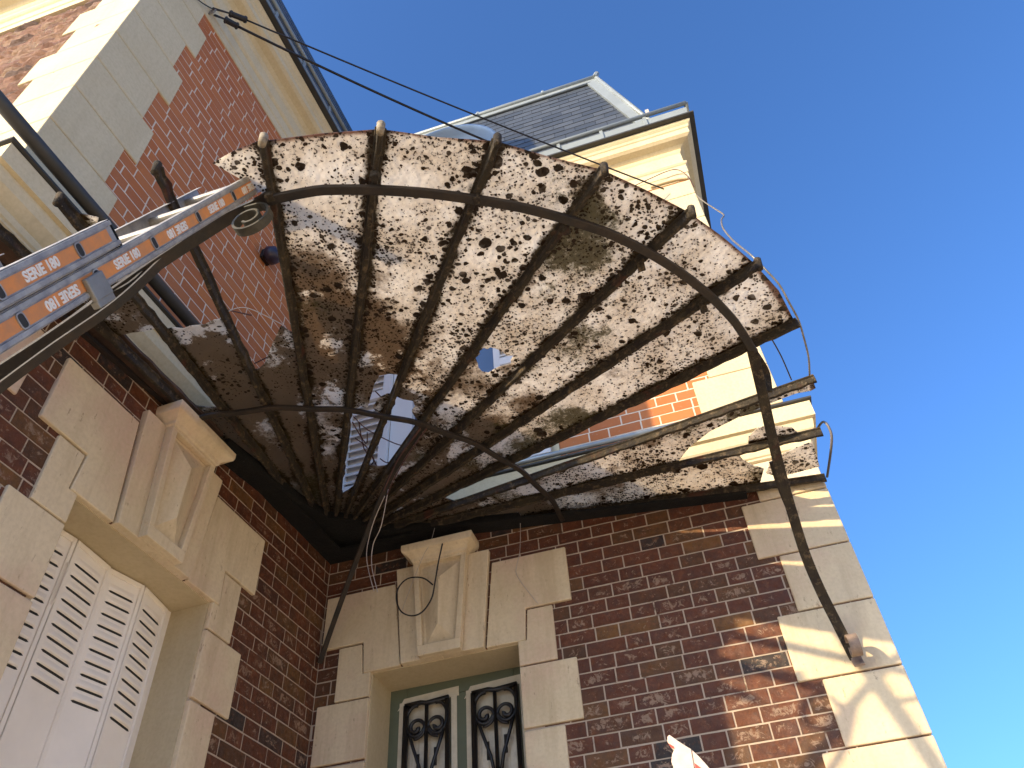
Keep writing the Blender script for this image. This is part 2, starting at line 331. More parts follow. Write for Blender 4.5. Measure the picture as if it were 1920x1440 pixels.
# closing slabs keep daylight out of the rooms
H(MB().box(FB, -3.5, 2.7, -6, -.4, 4.30, 4.36).box(FB, -3.5, 2.6, -6, -.4, 7.45, 7.55), 'floor_slab', DARK)
H(MB().box(FB, -3.5, 2.7, -.75, -.7, 0, 7.5).add([FA(-.2, -.7, 0), FA(2.5, -.7, 0), FA(2.5, -.7, 7.5), FA(-.2, -.7, 7.5)], [(0, 1, 2, 3)]), 'room_partition', DARK)
def bricks(mb, fr, a0, a1, z0, z1, holes, ch=.0733, st=.196, hd=.120, joint=.007, prot=.004, phase=0, zoff=3.259, rough=0, gap=None):
    k = math.floor((z0-zoff)/ch); z = zoff + k*ch
    while z < z1:
        lo, hi = max(z, z0)+joint/2, min(z+ch, z1)-joint/2
        if hi-lo > .012:
            x = a0 - ((k*1.37+phase) % 1)*(st+hd) - (st+hd); n = 0
            while x < a1:
                L = (st if n % 2 == 0 else hd)*random.uniform(.93, 1.07)
                b0, b1 = max(x+joint/2, a0), min(x+L-joint/2, a1)
                if b1-b0 > .02:
                    cx, cz = (b0+b1)/2, (lo+hi)/2
                    if not any(h[0] < cx < h[1] and h[2] < cz < h[3] for h in holes):
                        for h in holes:
                            if h[2] < cz < h[3]:
                                if b0 < h[0] < b1: b1 = h[0]
                                elif b0 < h[1] < b1: b0 = h[1]
                        p = prot + random.uniform(0, .002) + rough*random.uniform(-.3, 1)
                        j = [random.uniform(-.0012, .0012) for _ in range(4)]
                        col = (random.random(), random.random(), random.random()*(1 if cz < 3.7 else .45), 1)
                        if not rough:
                            vs = [fr(b0, -.006, lo), fr(b1, -.006, lo), fr(b1, -.006, hi), fr(b0, -.006, hi),
                                  fr(b0, p, lo+j[0]), fr(b1, p, lo+j[1]), fr(b1, p, hi+j[2]), fr(b0, p, hi+j[3])]
                            q = (.5, .5)
                            mb.add(vs, [(4, 5, 6, 7), (0, 1, 5, 4), (1, 2, 6, 5), (2, 3, 7, 6), (3, 0, 4, 7)], col,
                                   [[(0, 0), (1, 0), (1, 1), (0, 1)]] + [[(0, 0)]*4]*4)
                        else:
                            nx, nz = max(2, int((b1-b0)/.03)), 3; vs = []; fs = []
                            for a in range(nx+1):
                                for c in range(nz+1):
                                    e = a in (0, nx) or c in (0, nz)
                                    vs.append(fr(b0+(b1-b0)*a/nx, (-.01 if e else p + random.uniform(-.4, 1)*rough*.8), lo+(hi-lo)*c/nz + (0 if e else random.uniform(-.006, .006))))
                            for a in range(nx):
                                for c in range(nz): fs.append((a*(nz+1)+c, (a+1)*(nz+1)+c, (a+1)*(nz+1)+c+1, a*(nz+1)+c+1))
                            mb.add(vs, fs, col)
                x += L; n += 1
        z += ch; k += 1
    return mb
H(bricks(MB(), FB, .008, 2.80, 2.0, 4.225, [(.316, 1.13, 0, 3.48)], joint=.0075), 'brickwork', BLOW)
H(bricks(MB(), FA, .008, 2.61, 2.0, 4.225, [(.93, 1.795, 0, 3.48)], phase=.4, joint=.0075), 'brickwork', BLOW)
H(bricks(MB(), FB, .0, 2.775, 4.5, 7.05, [(.33, 1.11, 4.5, 6.4)], joint=.009, phase=.3), 'upper_brickwork', BUP)
H(bricks(MB(), FA, .0, 2.61, 4.5, 7.05, [], joint=.009, phase=.15), 'upper_brickwork', BUP)
# the upper joints are painted white: a thin painted skin behind the upper bricks
H(MB().box(FB, 0.0, .327, -.0035, .0032, 4.5, 7.05).box(FB, 1.113, 2.77, -.0035, .0032, 4.5, 7.05).box(FB, .327, 1.113, -.0035, .0032, 6.40, 7.05).box(FA, 0.006, 2.60, -.0035, .0032, 4.5, 7.05), 'painted_joints', MORTARW)
H(bricks(MB(), FL, .1, 3.6, 4.45, 6.9, [], ch=.058, rough=.012, joint=.006, prot=-.006), 'rough_brickwork', RUB)
H(MB().box(FB, 0.003, .318, -.0035, .0028, 2.0, 4.225).box(FB, 1.128, 2.79, -.0035, .0028, 2.0, 4.225).box(FB, .318, 1.128, -.0035, .0028, 3.49, 4.225).box(FA, .003, .932, -.0035, .0028, 2.0, 4.225).box(FA, 1.792, 2.60, -.0035, .0028, 2.0, 4.225).box(FA, .932, 1.792, -.0035, .0028, 3.49, 4.225), 'mortar_joints', MORTAR)
H(bricks(MB(), FL, .44, 3.6, .8, 4.225, [], joint=.0075, prot=-.008), 'front_brickwork', BLOW)
FS = lambda a, o, z: Vector((2.778-.020*(z > 4.3)+o, a, z))
H(bricks(MB(), FS, .37, 4.0, 1.0, 4.225, [], joint=.0075), 'side_brickwork', BLOW); H(bricks(MB(), FS, .37, 4.0, 4.5, 7.05, [], joint=.009), 'side_brickwork', BUP)
H(MB().box(FS, .362, 4.0, -.0035, .0028, 1.0, 4.225).box(FS, .362, 4.0, -.0035, .0028, 4.5, 7.05), 'side_joints', MORTARW)
# ---- quoins
def quoin(name, fr, corner, sgn, zs, widths, prot, ret, mat, gap=.007):
    mb = MB()
    for i in range(len(zs)-1):
        wd = widths[i % 2]; a = corner - sgn*wd
        lo, hi = sorted((a, corner+sgn*ret))
        mb.box(fr, lo, hi, -.1, prot, zs[i]+gap/2, zs[i+1]-gap/2)
    return H(mb, name, mat, bevel=.006)
zl = [2.13, 2.435, 2.738, 3.031, 3.35, 3.653, 3.977, 4.222]
quoin('quoin', FB, 2.81, 1, zl, (.335, .435), .016, .004, STONE)
quoin('quoin', FA, 2.62, 1, zl, (.335, .445), .016, .016, STONE)
zu = [4.50, 4.61, 4.93, 5.247, 5.57, 5.89, 6.21, 6.53, 6.85, 7.045]
quoin('upper_quoin', FA, 2.62, 1, zu, (.335, .425), .014, .014, STONEP, gap=.004)
quoin('upper_quoin', FB, 2.775, 1, [z-.015 for z in zu], (.345, .45), .014, .004, STONEP, gap=.004)
mbq = MB()
for i in range(len(zu)-1):
    wd = (.33, .43)[(i+1) % 2]*.98
    mbq.box(FL, .015, wd+.03, -.1, .0135, zu[i]+.002, min(zu[i+1], 6.84)-.002)
H(mbq, 'upper_quoin', STONEP, bevel=.006)
mbl = MB()
for i in range(-6, len(zl)-1):
    z0_, z1_ = (zl[i], zl[i+1]) if i >= 0 else (zl[0]+.305*i, zl[0]+.305*(i+1))
    mbl.box(FL, .018, (.335, .445)[i % 2]-.02, -.1, .0155, z0_+.0035, z1_-.0035)
H(mbl, 'quoin', STONE, bevel=.006)
# ---- sweep mouldings round the house
def sweep(name, prof, path, mat, smooth=False, caps=True):
    pts = [Vector((p[0], p[1])) for p in path]; n = len(pts); nor = []
    for i in range(n-1):
        d = (pts[i+1]-pts[i]).normalized(); nor.append(Vector((d.y, -d.x)))
    offs = []
    for i in range(n):
        if i == 0: offs.append(nor[0])
        elif i == n-1: offs.append(nor[-1])
        else:
            a, b = nor[i-1], nor[i]; s_ = a+b; offs.append(s_*(1/(1+a.dot(b))))
    mb = MB(); vs = [(pts[i].x+offs[i].x*p, pts[i].y+offs[i].y*p, z) for i in range(n) for p, z in prof]; k = len(prof); fs = []
    for i in range(n-1):
        for j in range(k): fs.append((i*k+j, i*k+(j+1) % k, (i+1)*k+(j+1) % k, (i+1)*k+j))
    if caps: fs += [tuple(range(k)), tuple(range((n-1)*k, n*k))]
    mb.add(vs, fs); return H(mb, name, mat, bevel=0, smooth=smooth)
X1, XU = 2.81, 2.775
def path(xr, left=True, yend=4.0):
    p = [(PC.x-3.5, PC.y)] if left else []
    return p + [(PC.x, PC.y), (0, 0), (xr, 0), (xr, yend)]
sweep('string_course', [(-.1, 4.226), (.012, 4.226), (.022, 4.232), (.022, 4.243), (.03, 4.25), (.034, 4.275), (.03, 4.285), (.045, 4.30), (.07, 4.33), (.078, 4.37), (.078, 4.385), (.098, 4.39), (.098, 4.492), (-.1, 4.50)], path(XU+.02), STONEP)
sweep('string_course_flashing', [(-.02, 4.503), (.10, 4.496), (.112, 4.50), (.112, 4.512), (-.02, 4.522)], path(XU+.02), ZINCD)
corn = [(-.1, 7.045), (.012, 7.045), (.012, 7.135), (.018, 7.14), (.018, 7.245), (.028, 7.255), (.036, 7.27), (.028, 7.288), (.014, 7.295), (.014, 7.44), (.022, 7.455), (.028, 7.48), (.055, 7.50), (.105, 7.515), (.128, 7.535), (.128, 7.60), (.138, 7.61), (.142, 7.635), (.160, 7.655), (.165, 7.675), (-.1, 7.68)]
sweep('cornice', corn, path(XU, left=False), STONEP)
sweep('cornice', [(p, z-.20) for p, z in corn], [(PC.x-3.5, PC.y), (PC.x-.06, PC.y)], STONEP)
sweep('eave_board', [(-.05, 7.682), (.207, 7.682), (.207, 7.70), (-.05, 7.72)], path(XU, left=False), ZINCD)
gut = sweep('gutter', [(.05, 7.722), (.165, 7.722), (.175, 7.845), (.165, 7.845), (.155, 7.735), (.05, 7.735)], path(XU, left=False), ZINCL)
def off_pt(o, xr): return [FA(SA+o*.9, o, 0), Vector((o, -o, 0)), Vector((xr+o, -o, 0)), Vector((xr+o, 4, 0))]
def polytube(o, xr, z, r, name, mat, par):
    ps = off_pt(o, xr); mb = MB()
    for i in range(3):
        a, b = ps[i], ps[i+1]; mb.tube([(a.x, a.y, z), (b.x, b.y, z)], r, 10)
    return H(mb, name, mat, par, smooth=True)
polytube(.185, XU, 7.893, .019, 'gutter_bead', ZINCL, gut)
for fr, L in ((FB, [.3, .68, 1.06, 1.44, 1.82, 2.2, 2.58]), (FA, [.3, .7, 1.1, 1.5, 1.9, 2.3])):
    for a in L: H(MB().box(fr, a, a+.028, .172, .186, 7.70, 7.89), 'gutter_bracket', ZINCL, gut)
H(MB().box(FB, 2.62, 2.65, .17, .20, 7.90, 7.96), 'gutter_finial', WIREW, gut)
# ---- ledge gutter pipe on the string course
pp = MB().tube([FA(3.0, .125, 4.572), FA(2.6, .125, 4.568), FA(.2, .125, 4.56)], .03, 12); H(pp, 'ledge_pipe', ZINCD, smooth=True)
H(MB().tube([FB(.2, .115, 4.54), FB(2.30, .115, 4.53)], .016, 10), 'ledge_pipe', ZINC, smooth=True)
# ---- mansard roofs
def slope(fr0, o0, z0, o1, z1):
    L = math.hypot(o1-o0, z1-z0); do, dz = (o1-o0)/L, (z1-z0)/L
    def f(a, o, v): return fr0(a, o0 + do*v + dz*o, z0 + dz*v - do*o)
    return f, L
SB, LB = slope(FB, .06, 7.75, -.30, 9.84)
def slates(mb, f, L, a0, a1, cutr=None, cutl=None, cw=.20, ch=.118):
    v = 0; k = 0
    while v < L-.02:
        v1 = min(v+ch, L); x = a0 - (k % 2)*cw/2
        ar = a1 - (cutr*(v/L) if cutr else 0); al = a0 + (cutl*(v/L) if cutl else 0)
        while x < ar:
            b0, b1 = max(x+.002, al), min(x+cw-.002, ar)
            if b1-b0 > .01:
                c = (random.random(), random.random(), 0, 1)
                t0, t1 = .007+random.uniform(0, .002), .003
                mb.add([f(b0, 0, v), f(b1, 0, v), f(b1, 0, v1), f(b0, 0, v1), f(b0, t0, v+.002), f(b1, t0, v+.002), f(b1, t1, v1+.004), f(b0, t1, v1+.004)],
                       [(4, 5, 6, 7), (0, 1, 5, 4), (1, 2, 6, 5), (3, 0, 4, 7)], c)
            x += cw
        v += ch; k += 1
    return mb
roof = H(slates(MB(), SB, LB, -.2, 2.68, cutr=.36), 'slate_roof', SLATE)
SAf, LA = slope(FA, .06, 7.75, -.30, 9.62)
H(slates(MB(), SAf, LA, -.2, 2.6, cutr=.3), 'slate_roof', SLATE)
FR_ = lambda a, o, z: Vector((XU-.07+o, a, z))
SR, LR = slope(lambda a, o, z: Vector((XU-.10+o, a, z)), .0, 7.75, -.36, 9.84)
H(slates(MB(), SR, LR, -.03, 5, cutl=.36), 'slate_roof', SLATE)
H(MB().box(FB, -3, 2.30, -5, -.33, 9.78, 9.84).box(FB, -3, 2.5, -4, -.12, 7.6, 7.74), 'roof_deck', ZINCD, roof)
# solid behind the slates
H(MB().add([SB(-.2, -.01, 0), SB(2.66, -.01, 0), SB(2.30, -.01, LB), SB(-.2, -.01, LB)], [(0, 1, 2, 3)]).add([SAf(-.2, -.01, 0), SAf(2.58, -.01, 0), SAf(2.28, -.01, LA), SAf(-.2, -.01, LA)], [(0, 1, 2, 3)]), 'roof_boarding', DARK, roof)
# hip and top flashings
hip = MB().prism(lambda a, o, v: SB(a, o, v), [(2.60, 0), (2.705, 0), (2.335, LB+.03), (2.21, LB+.03)], .006, .03)
H(hip, 'hip_flashing', ZINCL, roof)
H(MB().tube([SB(2.705, .03, 0), SB(2.335, .03, LB+.03)], .022, 10), 'hip_roll', ZINCL, roof, smooth=True)
H(MB().prism(lambda a, o, v: SB(a, o, v), [(-.2, LB-.10), (2.27, LB-.10), (2.25, LB), (-.2, LB)], .016, .03), 'ridge_flashing', ZINCL, roof)
H(MB().tube([SB(-.2, .03, LB+.01), SB(2.36, .03, LB+.01)], .028, 10).tube([SB(-.2, .022, LB-.10), SB(2.27, .022, LB-.10)], .012, 8), 'ridge_roll', ZINCL, roof, smooth=True)
for q_ in ((2.33, 2.36, .08, .03), (1.0, 1.0, .06, .02), (1.75, 1.75, .06, .02)): H(MB().tube([SB(q_[0], .04, LB-.02), SB(q_[1], .04, LB+q_[2])], q_[3], 8), 'ridge_finial', ZINCL, roof)
# round zinc dormer
dorm = MB(); n = 40; cxd, czd = .72, 8.34
def arc(r, o, a0=-20, a1=200): return [FB(cxd+r*math.cos(R(a0+(a1-a0)*i/n)), o, czd+r*math.sin(R(a0+(a1-a0)*i/n))) for i in range(n+1)]
profd = [(.60, -.40), (.60, .12), (.585, .15), (.56, .15), (.545, .12), (.50, .10), (.48, .06), (.44, .06), (.43, .03), (.38, .03), (.36, -.02), (.30, -.02), (.30, -.1)]
vs = []; fs = []
for r_, o_ in profd: vs += arc(r_, o_)
for i in range(len(profd)-1):
    for j in range(n): fs.append((i*(n+1)+j, i*(n+1)+j+1, (i+1)*(n+1)+j+1, (i+1)*(n+1)+j))
dd = H(dorm.add(vs, fs), 'dormer', m_plain('blue_grey_zinc', (.33, .40, .47), .5, .2, var=.15, vs=3), roof, smooth=True)
H(MB().add([FB(cxd, -.08, czd)] + arc(.31, -.08, 0, 360), [(0, i+1, i+2) for i in range(n)]), 'pane', PANE, dd)
# ---- door and window surrounds (shared design), c = centre, hw = half opening
def surround(fr, c, hw, flip, left_clip=None, win=False):
    e = .70; g_ = .0035; pr = .018
    def sx(v): return c + flip*v
    def bx(mb, v0, v1, o0, o1, z0, z1):
        a, b = sorted((sx(v0), sx(v1)))
        if left_clip is not None: a = max(a, left_clip)
        mb.box(fr, a, b, o0, o1, z0, z1)
    for sgn in (-1, 1):
        jm = MB()
        for z0, z1, wd in ((3.045, 3.348, .69), (2.74, 3.038, .598), (2.435, 2.733, .69), (2.13, 2.43, .598)):
            bx(jm, sgn*hw, sgn*wd, -.20, pr, z0+g_, z1-g_)
        jm.prism(fr, [(sx(sgn*a), z) for a, z in ((hw, 3.352), (.596, 3.352), (.596, 3.644), (.462, 3.644), (hw+.045, 3.48), (hw, 3.48))], -.005, pr)
        bx(jm, sgn*hw, sgn*.5, -.20, -.006, 3.352, 3.474)
        H(jm, 'jamb', STONE, bevel=.005)
    lt = MB()
    for sgn in (-1, 1):
        poly = [(.235, 3.4795), (hw+.04, 3.4795), (.455, 3.652), (e, 3.652), (e, 3.965), (.285, 3.965)]
        poly = [(sx(sgn*a), z) for a, z in poly]
        if left_clip is not None: poly = [(max(a, left_clip), z) for a, z in poly]
        lt.prism(fr, poly, -.12, pr+.004)
    a, b = sorted((sx(-hw), sx(hw))); lt.box(fr, a+.001, b-.001, -WT+.02, -.121, 3.4796, 3.6)
    H(lt, 'lintel', STONE, bevel=.005)
    kp = MB()
    for sgn in (-1, 1):
        kp.prism(fr, [(sx(sgn*a), z) for a, z in ((.0, 3.479), (.226, 3.479), (.275, 4.045), (.0, 4.045))], -.10, .038)
    key = H(kp, 'keystone', STONE, bevel=.004)
    kb = MB()
    # body: frame round a sunk panel
    zt, zb = 4.04, 3.4785; wt, wb = .158, .115
    def wz(z, m_=0): return wb + (wt-wb)*(z-zb)/(zt-zb) - m_
    kb.prism(fr, [(sx(-wz(zb)), zb), (sx(wz(zb)), zb), (sx(wt), zt), (sx(-wt), zt)], .0385, .05)
    m2 = .030
    z0, z1 = zb+.055, zt-.02
    for poly in ([(-wz(zb), zb), (wz(zb), zb), (wz(z0), z0), (-wz(z0), z0)],
                 [(-wz(z0), z0), (-wz(z0, m2), z0), (-wz(z1, m2), z1), (-wz(z1), z1)],
                 [(wz(z0), z0), (wz(z0, m2), z0), (wz(z1, m2), z1), (wz(z1), z1)],
                 [(-wz(z1), z1), (wz(z1), z1), (wt, zt), (-wt, zt)]):
        kb.prism(fr, [(sx(a), z) for a, z in poly], .0505, .082)
    # hipped boss inside
    q0 = [(-wz(z0, m2+.012), z0+.012), (wz(z0, m2+.012), z0+.012), (wz(z1, m2+.012), z1-.012), (-wz(z1, m2+.012), z1-.012)]
    vs_ = [fr(sx(a), .0505, z) for a, z in q0] + [fr(sx(0), .095, z0+.10), fr(sx(0), .095, z1-.12)]
    kb.add(vs_, [(0, 1, 4), (1, 2, 5, 4), (2, 3, 5), (3, 0, 4, 5)])
    H(kb, 'panel', STONE, key, bevel=.003)
    # cap: cyma moulding
    cp_ = MB(); hwk = .150
    prof = [(.0, 4.035), (.006, 4.04), (.010, 4.055), (.028, 4.072), (.048, 4.085), (.052, 4.10), (.052, 4.128), (.0, 4.135)]
    vs_ = []; k_ = len(prof)
    for p_, z in prof:
        h_ = hwk + .008 + p_; o_ = .085 + p_
        vs_ += [fr(sx(-h_), -.02, z), fr(sx(-h_), o_, z), fr(sx(h_), o_, z), fr(sx(h_), -.02, z)]
    fs_ = [(0, 1, 2, 3), tuple(4*(k_-1)+i for i in range(4))]
    for i in range(k_-1):
        for j in range(4): fs_.append((4*i+j, 4*i+(j+1) % 4, 4*(i+1)+(j+1) % 4, 4*(i+1)+j))
    H(cp_.add(vs_, fs_), 'cap', STONE, key, bevel=.002)
surround(FB, .723, .402, 1, left_clip=.012)
surround(FA, 1.362, .427, 1)
# ---- door
door = H(MB().box(FB, .31, .42, -.27, -.24, .45, 3.478).box(FB, 1.02, 1.13, -.27, -.24, .45, 3.478).box(FB, .42, 1.02, -.27, -.24, 3.40, 3.478)
         .box(FB, .665, .785, -.27, -.243, .45, 3.40).box(FB, .42, .665, -.275, -.25, .45, 1.4).box(FB, .785, 1.02, -.275, -.25, .45, 1.4), 'door', GREEN, bevel=.004)
for q_ in (.295, 1.118): H(MB().box(FB, q_, q_+.017, -.262, -.225, .5, 3.478), 'door_stop', STONEP, door)
for x0, x1 in ((.415, .67), (.79, 1.045)):
    pn = H(MB().box(FB, x0-.01, x1+.01, -.285, -.262, 1.3, 3.41), 'glazed_panel', PAPER, door)
    mk = MB()
    for q in range(7):       # strips of masking tape and a few bare glass slots
        xx = x0 + (x1-x0)*(q+.5)/7
        mk.box(FB, xx-.014, xx+.015, -.262, -.2605+.0006*(q % 3), 2.4, 3.2+random.uniform(-.1, .1))
    H(mk, 'tape', m_plain('tape', (.74, .68, .56), .8, var=.2, vs=20), pn)
    H(MB().box(FB, x0+.062, x0+.078, -.262, -.2585, 3.04, 3.13), 'bare_glass', DARK, pn); H(MB().box(FB, x0+.155, x0+.172, -.262, -.2585, 3.06, 3.15), 'bare_glass', DARK, pn)
    tp = MB(); o_ = -.238
    tp.prism(FB, [(x0-.045, 3.36), (x0-.01, 3.42), (x1+.045, 3.435), (x1+.045, 3.385), (x0, 3.38)], -.262, o_)
    tp.box(FB, x0-.035, x0-.002, -.262, o_-.001, 1.3, 3.40).box(FB, x1+.002, x1+.033, -.262, o_-.001, 1.3, 3.40)
    H(tp, 'masking_border', PAPER, pn)
    gl = MB(); og = .0; yy = -.222; xm = (x0+x1)/2; hw = (x1-x0)/2-.012; zt = 3.372
    def V(x, z): return FB(x, yy, z)
    gl.flat([V(xm-hw, 1.3), V(xm-hw, zt)], (0, 1, 0), .018, .026).flat([V(xm+hw, 1.3), V(xm+hw, zt)], (0, 1, 0), .018, .022)
    gl.flat([V(xm-hw-.008, zt), V(xm-.3*hw, zt+.004), V(xm, zt-.004), V(xm+hw+.008, zt+.006)], (0, 1, 0), .018, [.02][0])
    gl.flat([V(xm, 1.3), V(xm, zt)], (0, 1, 0), .014, .017)
    for s_ in (-1, 1):
        def heart(zc, up_):
            pts = []
            for i in range(44):         # spiral from the eye outwards then down the flank
                th = i/43*2.2*math.pi; rr = .012 + .052*(i/43)**.9
                pts.append((xm + s_*(hw*.50 + rr*math.cos(math.pi-th+1.2)*1.02), zc + up_*(rr*math.sin(math.pi-th+1.2)*1.1)))
            return pts
        sp_ = heart(zt-.135, 1)
        # outer scroll: from centre eye up over the top and down the side
        out = [(xm+s_*hw*.46, zt-.115), (xm+s_*hw*.62, zt-.125), (xm+s_*hw*.60, zt-.155), (xm+s_*hw*.38, zt-.158), (xm+s_*hw*.20, zt-.128), (xm+s_*hw*.30, zt-.09), (xm+s_*hw*.58, zt-.082)]
        sc = []
        cx_, cz_ = xm+s_*hw*.50, zt-.125
        for i in range(50):
            q = i/49; th = q*2.55*math.pi; rr = .010+.040*q
            sc.append((cx_ + s_*(-math.cos(th))*rr*(1.15), cz_ - math.sin(th)*rr*1.15))
        gl.tube([V(a, b) for a, b in sc], [.008+.005*(1-i/49) for i in range(50)], 6)
        arc_ = [(xm+s_*.004, zt-.150)] + [(xm+s_*hw*(.5-.5*math.cos(a_)) if a_ < math.pi else 0, zt-.150) for a_ in ()]
        big = []
        for i in range(28):
            a_ = R(100 - i*(250/27)); big.append((xm + s_*(hw*.10+hw*.82*.5 + hw*.5*.95*math.cos(a_)), zt-.088 + .080*math.sin(a_)))
        gl.tube([V(a, b) for a, b in big], .0100, 6)
        gl.tube([V(xm+s_*hw*.86, zt-.135), V(xm+s_*hw*.62, zt-.22), V(xm+s_*hw*.28, zt-.33), V(xm+s_*.008, zt-.46)], .0098, 6)
        lo = []
        for i in range(40):
            q = i/39; th = q*2.2*math.pi; rr = .010+.034*q
            lo.append((xm+s_*hw*.52 + s_*(-math.cos(th))*rr, zt-.47 + math.sin(th)*rr))
        gl.tube([V(a, b) for a, b in lo], .009, 6)
    H(gl, 'iron_grille', GRILLE, door, smooth=True)
# ---- window with folding louvred metal shutters
win = H(MB().box(FA, .937, .985, -.26, -.20, 1.6, 3.479).box(FA, 1.74, 1.787, -.26, -.20, 1.6, 3.479).box(FA, .985, 1.74, -.26, -.23, 1.6, 3.479), 'window', WHITE, bevel=.003)
H(MB().box(FA, .90, .9345, -.30, -.0225, 1.6, 3.476).box(FA, 1.7895, 1.83, -.30, -.0225, 1.6, 3.476), 'reveal', RENDER, win)
leafs = [(.975, -.196, 1.172, -.160), (1.176, -.160, 1.352, -.196), (1.356, -.190, 1.566, -.172), (1.570, -.172, 1.79, -.196)]
for s0, o0, s1, o1 in leafs:
    L = math.hypot(s1-s0, o1-o0); ds, do = (s1-s0)/L, (o1-o0)/L
    f = (lambda s0, o0, ds, do: lambda a, o, z: FA(s0+ds*a-do*o, o0+do*a+ds*o, z))(s0, o0, ds, do)
    lf = MB().box(f, 0, L, -.006, 0, 1.65, 3.470)
    for a0, a1, z0, z1 in ((0, .016, 1.65, 3.470), (L-.016, L, 1.65, 3.470), (.016, L-.016, 3.448, 3.470)): lf.box(f, a0, a1, .0003, .008, z0, z1)
    sh = H(lf, 'shutter_leaf', WHITE, win, bevel=.002)
    lv = MB(); sl = MB()
    for q in range(10):
        zc = 3.378 - q*.0507
        a0, a1 = .028, L-.028; n_ = 12
        vs = []
        for i in range(n_+1):
            u = a0+(a1-a0)*i/n_; h = math.sin(math.pi*i/n_)**.5
            vs += [f(u, .0004, zc+.006), f(u, .0105*h+.0004, zc+.006), f(u, .0075*h+.0004, zc+.020), f(u, .0004, zc+.036)]
        fs = []
        for i in range(n_):
            for j in range(3): fs.append((4*i+j, 4*i+4+j, 4*i+5+j, 4*i+1+j))
        lv.add(vs, fs); sl.prism(f, [(a0, zc), (a0+.01, zc-.003), (a1-.01, zc-.003), (a1, zc+.002), (a1-.01, zc+.006), (a0+.01, zc+.006)], -.002, .0012)
    H(lv, 'louvre', WHITE, sh, smooth=True); H(sl, 'vent_slot', DARK, sh)
H(MB().tube([FA(1.575, -.166, 3.36), FA(1.575, -.152, 3.34), FA(1.575, -.152, 3.20), FA(1.575, -.166, 3.18)], .004, 6), 'shutter_latch', WHITE, win)
# ---- upper window with white louvred shutters folded back
uw = H(MB().box(FB, .322, .36, -.14, -.02, 4.62, 6.398).box(FB, 1.08, 1.118, -.14, -.02, 4.62, 6.398).box(FB, .36, 1.08, -.14, -.02, 6.34, 6.398).box(FB, .69, .75, -.12, -.06, 4.65, 6.34).box(FB, .36, 1.08, -.14, .02, 4.60, 4.66).box(FB, .36, 1.08, -.12, -.07, 5.9, 5.94), 'upper_window', WHITEC, bevel=.003)
H(MB().box(FB, .355, 1.085, -.105, -.10, 4.65, 6.35), 'pane', PANE, uw)
H(MB().box(FB, .02, .322, .0045, .018, 4.52, 6.7).box(FB, 1.118, 1.465, .0045, .018, 4.52, 6.7).box(FB, .322, 1.118, .0045, .018, 6.40, 6.7), 'upper_jamb', STONEP, bevel=.004)
for x0, x1 in ((.02, .345), (1.10, 1.42)):
    fz = MB()
    for a, b in ((x0, x0+.045), (x1-.06, x1)): fz.box(FB, a, b, .035, .068, 4.60, 6.38)
    for z0, z1 in ((4.60, 4.72), (5.45, 5.52), (6.30, 6.38)): fz.box(FB, x0+.045, x1-.06, .035, .067, z0, z1)
    us = H(fz, 'upper_shutter', WHITEC, uw, bevel=.002)
    for z, zt_ in ((4.735, 5.41), (5.53, 6.26)):
        ls = MB()
        while z < zt_:
            ls.add([FB(x0+.045, .030, z+.045), FB(x1-.06, .030, z+.045), FB(x1-.06, .066, z), FB(x0+.045, .066, z), FB(x0+.045, .036, z+.052), FB(x1-.06, .036, z+.052), FB(x1-.06, .070, z+.008), FB(x0+.045, .070, z+.008)],
                   [(0, 1, 2, 3), (4, 5, 6, 7), (0, 1, 5, 4), (2, 3, 7, 6), (0, 3, 7, 4), (1, 2, 6, 5)])
            z += .066
        H(ls, 'louvre', WHITEC, us)
    H(MB().box(FB, x0+.045, x1-.06, .026, .030, 4.7, 6.3), 'shutter_shade', WHITEC, us)
H(MB().box(FB, .345, .50, -.02, .030, 4.60, 6.36), 'shutter_hinge_post', WHITEC, uw)
# ================================================================== GLASS CANOPY
ZH, SL = 4.345, .113
def cz(r, off=0): return ZH - SL*r + off
def PT(r, deg, off=0): a = R(deg); return Vector((r*math.sin(a), -r*math.cos(a), cz(r, off)))
ANG = [.9, 6.9, 14.87, 22.53, 29.99, 37.28, 44.5, 51.6, 58.85, 66.1, 73.4, 81.1, 88.9]
RAD = [2.62, 2.641, 2.711, 2.816, 2.911, 2.969, 3.009, 3.024, 3.016, 2.971, 2.897, 2.83, 2.806]
def KA(k): i = min(int(k), 11); return ANG[i] + (ANG[i+1]-ANG[i])*(k-i)
LICH = m_plain('pale_lichen', (.34, .29, .21), .9, var=.5, vs=40, bs=1, dark=(.10, .07, .045))
RUST = m_plain('rotten_rusty_sheet', (.085, .045, .028), .9, var=.5, vs=10, bs=1, dark=(.025, .016, .012))
can = thing('glass_canopy', (0, 0, 4.2), 'fan shaped iron and dirty glass canopy spotted with lichen in the corner of the house', 'canopy')
def Cn(mb, name, mat, parent=None, **k): return mb.build(name, mat, parent or can, **k)
